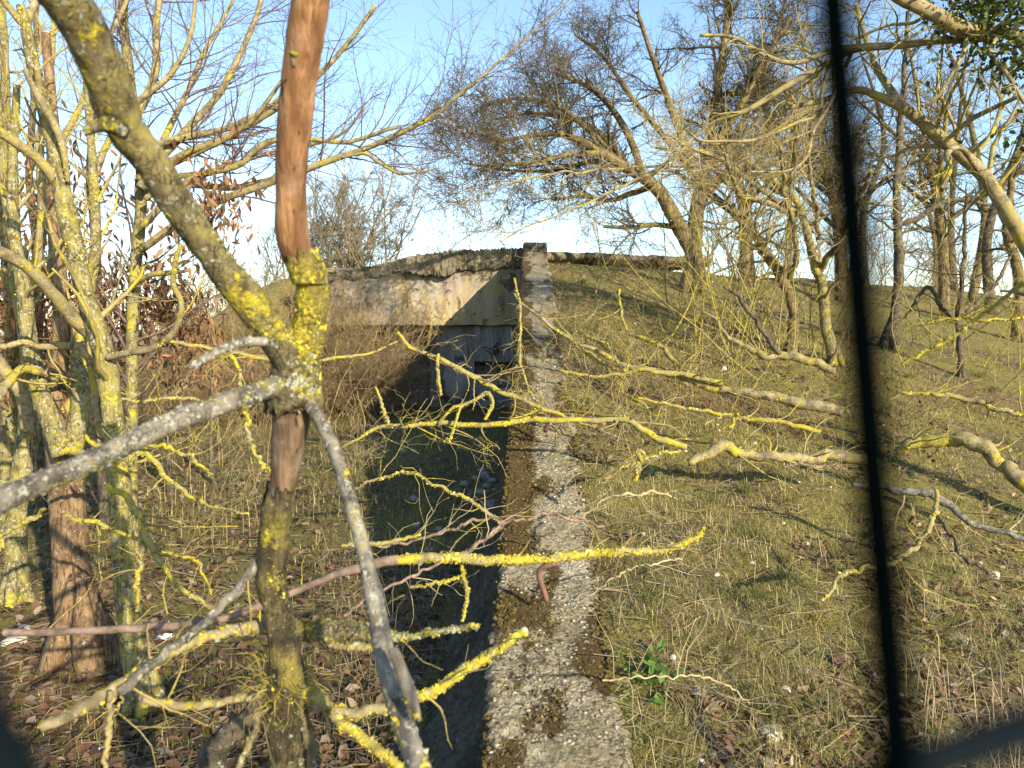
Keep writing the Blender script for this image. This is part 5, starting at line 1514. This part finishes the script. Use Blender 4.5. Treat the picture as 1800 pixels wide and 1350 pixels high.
for px, py, sx, sy, n, dd in spots:
    for q in range(n):
        c = at(px + rng.normal(0, sx * .6), py + rng.normal(0, sy * .6), dd + rng.normal(0, .25))
        if nleaf < 300:
            o = bpy.data.objects.new('dead_leaf', leaf_meshes[rng.integers(4)]); COL.objects.link(o)
            o.parent = ltree; o.location = c - lb
            s = rng.uniform(0.06, 0.12); o.scale = (s * rng.uniform(.6, 1.1), s * rng.uniform(.6, 1.1), s); o.rotation_euler = (rng.normal(0, .45), rng.normal(0, .45), rng.uniform(0, 6.28))
            nleaf += 1
        extra.append(c)
extra = np.array(extra)
ce = np.concatenate([extra + rng.normal(0, .15, extra.shape) for _ in range(8)])
cols = np.where(rng.uniform(0, 1, (len(ce), 1)) < .5, np.array([[0.29, 0.145, 0.06]]), np.array([[0.22, 0.135, 0.075]])) * rng.uniform(0.3, 1.35, (len(ce), 1))
v, f, c3 = leaf_cloud(ce, 0.095, cols, rng, 0.30, 1.6)
mb = MB(); mb.add(v, f, None, c3); mb.build('hanging_leaves', M['leaf'], ltree, 'stuff')
# the fine twigs those leaves hang on
mb = MB()
st = extra[::3]; n = len(st)
d = norm(rng.standard_normal((n, 3)) + np.array([0.2, 0, 0.25])); pts = [st - d * .2]
for k in range(5): d = norm(d + .2 * rng.standard_normal((n, 3))); pts.append(pts[-1] + d * .09)
tubes(mb, np.stack(pts, 1), np.full((n, 6), .0022) * np.linspace(1.2, .6, 6), 3, 0, False)
mb.build('twigs', M['twig_brown'], ltree, 'stuff')

# ------------------------------------------------------------------ 7. ground cover
rng = np.random.default_rng(210)
def scatter(n, r0, r1, a0=-52, a1=52, p=0.0):
    r = r0 * (r1 / r0) ** rng.uniform(0, 1, n); a = np.radians(rng.uniform(a0, a1, n))
    return r * np.sin(a), r * np.cos(a)
def blades(x, y, h, w, col, lean=0.55):
    n = len(x)
    z = H(x, y) - 0.005
    p = np.stack([x, y, z], -1)
    a = rng.uniform(0, 2 * pi, n); dv = np.stack([np.cos(a), np.sin(a), np.zeros(n)], -1)
    sd = np.stack([-np.sin(a), np.cos(a), np.zeros(n)], -1)
    k = rng.uniform(0.1, 1, n)[:, None] * lean * 2
    h = h[:, None]; w = w[:, None]
    m = p + np.array([0, 0, 1]) * h * .55 + dv * h * k * .25
    t = p + np.array([0, 0, 1]) * h * np.maximum(0.12, 1 - .55 * k) + dv * h * k * .9
    V = np.stack([p - sd * w, p + sd * w, m + sd * w * .8, m - sd * w * .8, t], 1).reshape(-1, 3)
    b = np.arange(n) * 5
    return V, np.stack([b + 3, b + 2, b + 4], -1), np.stack([b, b + 1, b + 2, b + 3], -1), np.repeat(col, 5, 0)
def tri_blades(x, y, h, w, col, lean=0.8):
    n = len(x); p = np.stack([x, y, H(x, y) - .005], -1)
    a = rng.uniform(0, 2 * pi, n); dv = np.stack([np.cos(a), np.sin(a), np.zeros(n)], -1); sd = np.stack([-np.sin(a), np.cos(a), np.zeros(n)], -1)
    k = rng.uniform(0, 1, n)[:, None] * lean
    t = p + np.array([0, 0, 1]) * h[:, None] * np.maximum(.15, 1 - .5 * k) + dv * h[:, None] * k
    V = np.stack([p - sd * w[:, None], p + sd * w[:, None], t], 1).reshape(-1, 3)
    return V, np.arange(n * 3).reshape(-1, 3), None, np.repeat(col, 3, 0)
def onwall(x, y, lo=-.02, hi=.52):
    u = x - wall_x(y); return (u > lo) & (u < hi) & (y < 17.3)
# bank turf
x, y = scatter(330000, 1.4, 26, -6, 52)
u = x - wall_x(y)
k = (u > 0.5 + 0.05 * fbm(y * 4, y * 0, 3)) & (y < 28); x, y = x[k], y[k]
r = np.hypot(x, y)
dens = .6 * fbm(x * 1.1, y * 1.1, 33) + .7 * fbm(x * 5.5, y * 5.5, 37) ; k = rng.uniform(0, 1, len(x)) < 0.62 + .7 * dens; x, y, r = x[k], y[k], r[k]
g = np.clip(0.5 + 1.0 * fbm(x * .8, y * .8, 34) + .8 * fbm(x * 4, y * 4, 38) + .25 * rng.standard_normal(len(x)), 0, 1)[:, None]
straw = np.array([[0.45, 0.38, 0.16]]); green = np.array([[0.16, 0.185, 0.042]]); olive = np.array([[0.30, 0.255, 0.058]])
frost = np.array([[0.27, 0.31, 0.19]]) * (fbm(x * .5 + 2, y * .5, 39) > .12)[:, None]
col = np.where(rng.uniform(0, 1, (len(x), 1)) < .24, straw * .85, np.maximum(green, frost * .8) * g + olive * (1 - g)) * rng.uniform(.35, 1.45, (len(x), 1))
h = rng.uniform(.010, .05, len(x)) * (1 + 1.1 * np.clip(dens[k], -.6, 1)) * (.75 + .012 * r)
n_ = r < 4.4
mb = MB(); mb.add(*blades(x[n_], y[n_], h[n_], .0006 + .00030 * r[n_], col[n_], 1.6))
f_ = ~n_; mb.add(*tri_blades(x[f_], y[f_], h[f_] * 1.1, .0010 + .00042 * r[f_], col[f_], 1.0))
nt_ = 620
tx, ty = scatter(nt_, 1.7, 13, 3, 50); k = (tx - wall_x(ty) > .6); tx, ty = tx[k], ty[k]
m_ = 34
x = np.repeat(tx, m_) + rng.normal(0, .028, len(tx) * m_); y = np.repeat(ty, m_) + rng.normal(0, .028, len(tx) * m_); r = np.hypot(x, y)
tc = np.where(rng.uniform(0, 1, (len(tx), 1)) < .5, np.array([[.40, .34, .15]]), np.array([[.20, .21, .055]])) * rng.uniform(.6, 1.3, (len(tx), 1))
th = rng.uniform(.05, .16, len(tx))
mb.add(*blades(x, y, np.repeat(th, m_) * rng.uniform(.5, 1.1, len(x)), .0006 + .00024 * r, np.repeat(tc, m_, 0) * rng.uniform(.55, 1.35, (len(x), 1)), 1.35))
tag(mb.build('bank_grass', M['blade'], None, 'stuff'), 'short straw and green grass covering the bank', 'grass')
# long dry blades lying over the near bank
x, y = scatter(4200, 1.5, 9, 2, 50)
k = (x - wall_x(y) > .53) & (fbm(x * .9, y * .9, 36) > -.05); x, y = x[k], y[k]; r = np.hypot(x, y)
col = np.array([[0.46, 0.37, 0.19]]) * rng.uniform(.6, 1.3, (len(x), 1))
mb = MB(); v, f3, f4, c = blades(x, y, rng.uniform(.06, .24, len(x)), .0006 + .00018 * r, col, 1.3); mb.add(v, f3, f4, c)
# tall wisps in the lower right corner
n = 900
x = 2.0 + rng.normal(0, .35, n) + .2; y = 2.55 + rng.normal(0, .3, n)
k = x - wall_x(y) > .8; x, y = x[k], y[k]
col = np.array([[0.47, 0.40, 0.25]]) * rng.uniform(.6, 1.25, (len(x), 1))
v, f3, f4, c = blades(x, y, rng.uniform(.15, .45, len(x)), np.full(len(x), .0014), col, .7); mb.add(v, f3, f4, c)
tag(mb.build('dry_grass', M['blade'], None, 'stuff'), 'long dry straw lying over the near bank', 'grass')
# pit turf
x, y = scatter(120000, 2.6, 26, -52, 4)
k = (x < wall_x(y) - .01) & ~((y > 16.9) & (x > -5)); x, y = x[k], y[k]; r = np.hypot(x, y)
de = fbm(x * .9, y * .9, 44) + .55 * sstep(-4.5, -.5, x) * sstep(5, 8, y) - .25; k = rng.uniform(0, 1, len(x)) < .45 + .8 * de; x, y, r = x[k], y[k], r[k]
col = np.where(rng.uniform(0, 1, (len(x), 1)) < .3, straw * .9, np.array([[0.115, 0.125, 0.04]])) * rng.uniform(.5, 1.3, (len(x), 1))
mb = MB(); mb.add(*tri_blades(x, y, rng.uniform(.025, .10, len(x)), .0011 + .0004 * r, col, .8))
tag(mb.build('pit_grass', M['blade'], None, 'stuff'), 'thin grass on the shaded pit floor', 'grass')
# dry reeds standing left of the pit
n = 2300
x = rng.uniform(-4.6, -1.3, n); y = rng.uniform(4.6, 14.5, n)
k = (fbm(x * .8, y * .8, 55) > -.18) & (x / y > -.48) & (x / y < -.17); x, y = x[k], y[k]
col = np.array([[0.42, 0.33, 0.16]]) * rng.uniform(.3, 1.25, (len(x), 1)); r = np.hypot(x, y)
mb = MB(); v, f3, f4, c = blades(x, y, rng.uniform(.12, .55, len(x)) * rng.uniform(.6, 1, len(x)), .0007 + .00024 * r, col, .8); mb.add(v, f3, f4, c)
n = 300
x = rng.uniform(-1.3, -.42, n); y = rng.uniform(2.6, 6, n); k = x < wall_x(y) - .45
x, y = x[k], y[k]; col = np.array([[0.33, 0.28, 0.19]]) * rng.uniform(.5, 1.2, (len(x), 1))
v, f3, f4, c = blades(x, y, rng.uniform(.1, .5, len(x)), np.full(len(x), .0012), col, .7); mb.add(v, f3, f4, c)
tag(mb.build('reeds', M['blade'], None, 'stuff'), 'dry tan reed stalks standing left of the pit', 'reeds')
# leaf litter
def litter(x, y, size, col, flat=.35, ratio=.55):
    n = len(x); z = H(x, y) + .004 + rng.uniform(0, .022, n)
    a = rng.uniform(0, 6.28, n); d = np.stack([np.cos(a), np.sin(a), rng.normal(0, flat, n)], -1); d = norm(d)
    s = norm(np.cross(d, np.array([0, 0, 1.0]) + flat * rng.standard_normal((n, 3)))); nn = np.cross(s, d)
    L = size[:, None]; w = L * ratio; c = np.stack([x, y, z], -1); fo = rng.uniform(.05, .3, n)[:, None] * w
    V = np.stack([c - d * L * .5, c - d * L * .12 + s * w * .5 + nn * fo, c + d * L * .3 + s * w * .33 + nn * fo, c + d * L * .55, c + d * L * .3 - s * w * .33 + nn * fo, c - d * L * .12 - s * w * .5 + nn * fo, c + d * L * .05], 1)
    b = np.arange(n) * 7
    F = np.concatenate([np.stack([b + i, b + j, b + 6], -1) for i, j in ((0, 1), (1, 2), (2, 3), (3, 4), (4, 5), (5, 0))])
    return V.reshape(-1, 3), F, np.repeat(col, 7, 0)
pal = np.array([[0.165, 0.085, 0.052], [0.125, 0.075, 0.055], [0.22, 0.135, 0.08], [0.085, 0.055, 0.042], [0.29, 0.225, 0.165], [0.18, 0.11, 0.06]])
x, y = scatter(30000, 2.4, 13, -52, -3)
k = (x < wall_x(y) - .35); x, y = x[k], y[k]
de = fbm(x * .9, y * .9, 66) + .9 * sstep(6.5, 3.0, y) + .5 * sstep(-1.2, -3, x) - .25
k = rng.uniform(0, 1, len(x)) < .35 + .8 * de; x, y = x[k], y[k]
mb = MB(); v, f, c = litter(x, y, rng.uniform(.015, .085, len(x)), pal[rng.integers(0, 6, len(x))] * rng.uniform(.6, 1.25, (len(x), 1))); mb.add(v, f, None, c)
tag(mb.build('leaf_litter', M['leaf'], None, 'stuff'), 'red brown leaf litter under the left clump of trees', 'leaf litter')
x, y = scatter(22000, 1.5, 15, 3, 52)
k = (x - wall_x(y) > .52) & (fbm(x * .8, y * .8, 67) > -.12); x, y = x[k], y[k]
mb = MB(); v, f, c = litter(x, y, rng.uniform(.012, .06, len(x)), pal[rng.integers(0, 6, len(x))] * rng.uniform(.6, 1.5, (len(x), 1)), .8); mb.add(v, f, None, c)
tag(mb.build('bank_leaves', M['leaf'], None, 'stuff'), 'scattered dead leaves among the bank grass', 'leaf litter')
# fine dead twigs on all the ground
x, y = scatter(9000, 1.6, 15)
k = ~onwall(x, y, -.25, .5); x, y = x[k], y[k]; n = len(x)
a = rng.uniform(0, 6.28, n); L = rng.uniform(.05, .28, n)
c0 = np.stack([x, y, H(x, y) + rng.uniform(.005, .04, n)], -1); dv = np.stack([np.cos(a), np.sin(a), rng.normal(0, .22, n)], -1)
P = np.stack([c0 + dv * (L * (t - .5))[:, None] + rng.normal(0, .006, (n, 3)) for t in np.linspace(0, 1, 3)], 1)
mb = MB(); tubes(mb, P, rng.uniform(.0008, .0026, (n, 1)) * (1 + .05 * np.hypot(x, y)[:, None]) * np.ones((1, 3)), 3, 0, False)
tag(mb.build('fallen_twigs', M['twig_tan'], None, 'stuff'), 'fine dead twigs strewn over the ground', 'twigs')

# ------------------------------------------------------------------ 8. stones, litter, weed
rng = np.random.default_rng(220)
for q in range(64):
    if q < 40: px, py = rng.uniform(640, 878), 748 + abs(rng.normal(0, 30))
    elif q < 58: px, py = rng.normal(850, 22), rng.normal(855, 24)
    else: px, py = rng.uniform(640, 830), rng.uniform(840, 960)
    p, d = hit(px, py)
    if p[0] > wall_x(p[1]) - .06: continue
    s = rng.uniform(.03, .075) * (1.25 if 40 <= q < 58 else 1)
    stone_obj('fieldstone', p + np.array([0, 0, s * .15]), s, M['stone'], 'grey fieldstone strewn on the shaded pit floor beside the wall', 'fieldstones on the pit floor', 500 + q)
for q, (px, py, w, lab) in enumerate([(1273, 650, 18, 'lone white stone high on the bank below the twisted tree'), (1418, 957, 14, 'small white stone in the grass left of the fence wire'), (1350, 1292, 44, 'largest pale stone on the near bank among grey leaves'),
        (1258, 1330, 30, 'rounded pale stone at the bottom edge right of the wall'), (1232, 1342, 22, 'small pale stone cut by the bottom edge right of the wall'), (1222, 1222, 22, 'half buried pale stone beside the wall foot grass'),
        (1362, 1232, 12, 'tiny pale stone above the grey leaves'), (1745, 1015, 34, 'whitish stone on the right bank behind dry grass'), (1080, 1113, 16, 'white stone on the right edge of the wall'), (1690, 1130, 34, 'dull grey stone in the grass right of the fence wire'),
        (40, 1108, 30, 'pale stone by the left end of the smooth purple branch'), (25, 1132, 46, 'flat pale stone at the left edge below the smooth branch'), (60, 1062, 26, 'grey stone at the foot of the leftmost tree'), (390, 1098, 16, 'white chip of stone behind the grey branch'), (382, 1275, 20, 'white chip among the leaves right of the crumpled wrapper')]):
    p, d = hit(px, py)
    s = w / 2 / 1350 * d
    stone_obj('pale_stone', p + np.array([0, 0, s * .2]), s, M['pale_stone'], lab, 'pale stones', 600 + q)
for q in range(44):
    px, py = rng.uniform(1010, 1780), rng.uniform(700, 1340)
    p, d = hit(px, py)
    if p[0] < wall_x(p[1]) + .56: continue
    s = rng.uniform(.008, .026)
    stone_obj('bank_pebble', p + np.array([0, 0, s * .3]), s, M['pale_stone'], 'small pale pebble lying in the bank grass', 'pebbles in the bank grass', 700 + q)
# rubble in front of the recess
for q, (x, y, s, lab) in enumerate([(-3.05, 16.7, .34, 'sunlit broken concrete block under the brown shrub'), (-2.75, 16.95, .20, 'smaller broken block leaning by the masonry'), (-3.6, 16.5, .28, 'broken block half hidden by the brown shrub')]):
    stone_obj('concrete_block', (x, y, s * .7), s, M['plaster'], lab, 'broken concrete blocks', 650 + q, .9, 'block')
# crumpled wrappers
def wrapper(px, py, w, lab, seed):
    r = np.random.default_rng(seed)
    p, d = hit(px, py); s = w / 2 / 1350 * d
    n = 7
    g = np.linspace(-1, 1, n); X, Y = np.meshgrid(g, g * .6, indexing='ij')
    Z = r.uniform(0, .55, X.shape)
    v = np.stack([X + r.normal(0, .09, X.shape), Y + r.normal(0, .09, X.shape), Z], -1).reshape(-1, 3) * s + p
    ii = (np.arange(n - 1)[:, None] * n + np.arange(n - 1)[None])
    f = np.stack([ii, ii + n, ii + n + 1, ii + 1], -1).reshape(-1, 4)
    t = thing('wrapper', lab, 'litter', p)
    mb = MB(); mb.add(v, None, f[8:]); mb.build('sheet', M['litter_white'], t, smooth=False)
    mb = MB(); mb.add(v, None, f[:8]); mb.build('printed_end', M['litter_blue'], t, smooth=False)
wrapper(293, 1122, 30, 'crumpled blue and white wrapper on the leaves behind the grey branch', 1)
wrapper(168, 1325, 36, 'crumpled white wrapper at the bottom left among brown leaves', 2)
# green weed by the wall
wp, wd = hit(1140, 1195)
weed = thing('weed', 'bright green leafy weed growing against the right side of the wall', 'plant', wp)
rng = np.random.default_rng(230)
for q in range(46):
    c = wp + np.array([rng.normal(0, .055), rng.normal(0, .075), 0]); c[2] = H(c[0], c[1]) + rng.uniform(.01, .07)
    if c[0] < wall_x(c[1]) + .53: c[0] = wall_x(c[1]) + .53 + rng.uniform(0, .05)
    v, f, _ = leaf_cloud(c[None], .06, np.zeros((1, 3)), rng, .5, -.6)
    mb = MB(); mb.add(v, f, None, np.array([0.10, 0.19, 0.035]) * rng.uniform(.5, 1.5))
    mb.build('leaf', M['blade'], weed, smooth=False)

# ------------------------------------------------------------------ bushes behind the viewer that shade the foot of the scene
SH = [dict(per=7, tr=(0.1, 1), ang=(48, 15), L=0.6, K=4, rr=0.6, wig=0.22, up=0.05, rmin=0.006, sides=3), dict(per=9, tr=(0.1, 1), ang=(48, 15), L=0.3, K=3, rr=0.6, wig=0.25, rmin=0.0055)]
thicket('bare_bush', 'tall bare bush behind the viewer whose shade falls on the left foreground', 'bush', (2.2, -3.2, 0), 64, 3.3, (.55, .35), (M['dark_trunk'], M['twig_brown']), 181, levels=SH, r=0.016)
thicket('bare_bush', 'lower bare bush behind the viewer beside the tall one', 'bush', (6.0, -3.0, 0), 30, 2.6, (.8, .4), (M['dark_trunk'], M['twig_brown']), 182, levels=SH, r=0.014)

# ------------------------------------------------------------------ 9. the mesh fence the picture was taken through
fence = thing('mesh_fence', 'dark green wire mesh fence right in front of the viewer, far out of focus', 'fence', (0.055, -0.29, 0))
top = at(1464, 0, .098); bot = at(1580, 1350, .083)
dirv = (top - bot) / (top[2] - bot[2])
hd = np.array([0.0257, 0.0125, 0]); hd = hd / np.linalg.norm(hd)
def rod(a, b, r, name, mat):
    t = np.linspace(0, 1, 16)[:, None]
    p = a * (1 - t) + b * t
    mb = MB(); tubes(mb, p[None], np.full((1, 16), r), 12); return mb.build(name, mat, fence)
for k in range(-3, 5):
    o = bot + hd * .19 * k
    rod(o + dirv * (-.15 - o[2]), o + dirv * (2.0 - o[2]), .0024, 'vertical_wire', M['fence'])
for k in range(-5, 2):
    z = 1.6988 + .2 * k
    o = bot + dirv * (z - bot[2])
    rod(o - hd * .57 + np.array([0, .005, 0]), o + hd * .80 + np.array([0, .005, 0]), .0024, 'horizontal_wire', M['fence'] if k != 0 else M['fence_dull'])
p, r = limb('-160,1010,150 -110,1130,170 -60,1260,180 20,1400,185 150,1560,185', .080, .078, 20)
mb = MB(); tubes(mb, p[None], r[None], 16); mb.build('bent_brace', M['fence_dull'], fence)

for o in bpy.data.objects:
    if "_o" in o.keys(): del o["_o"]
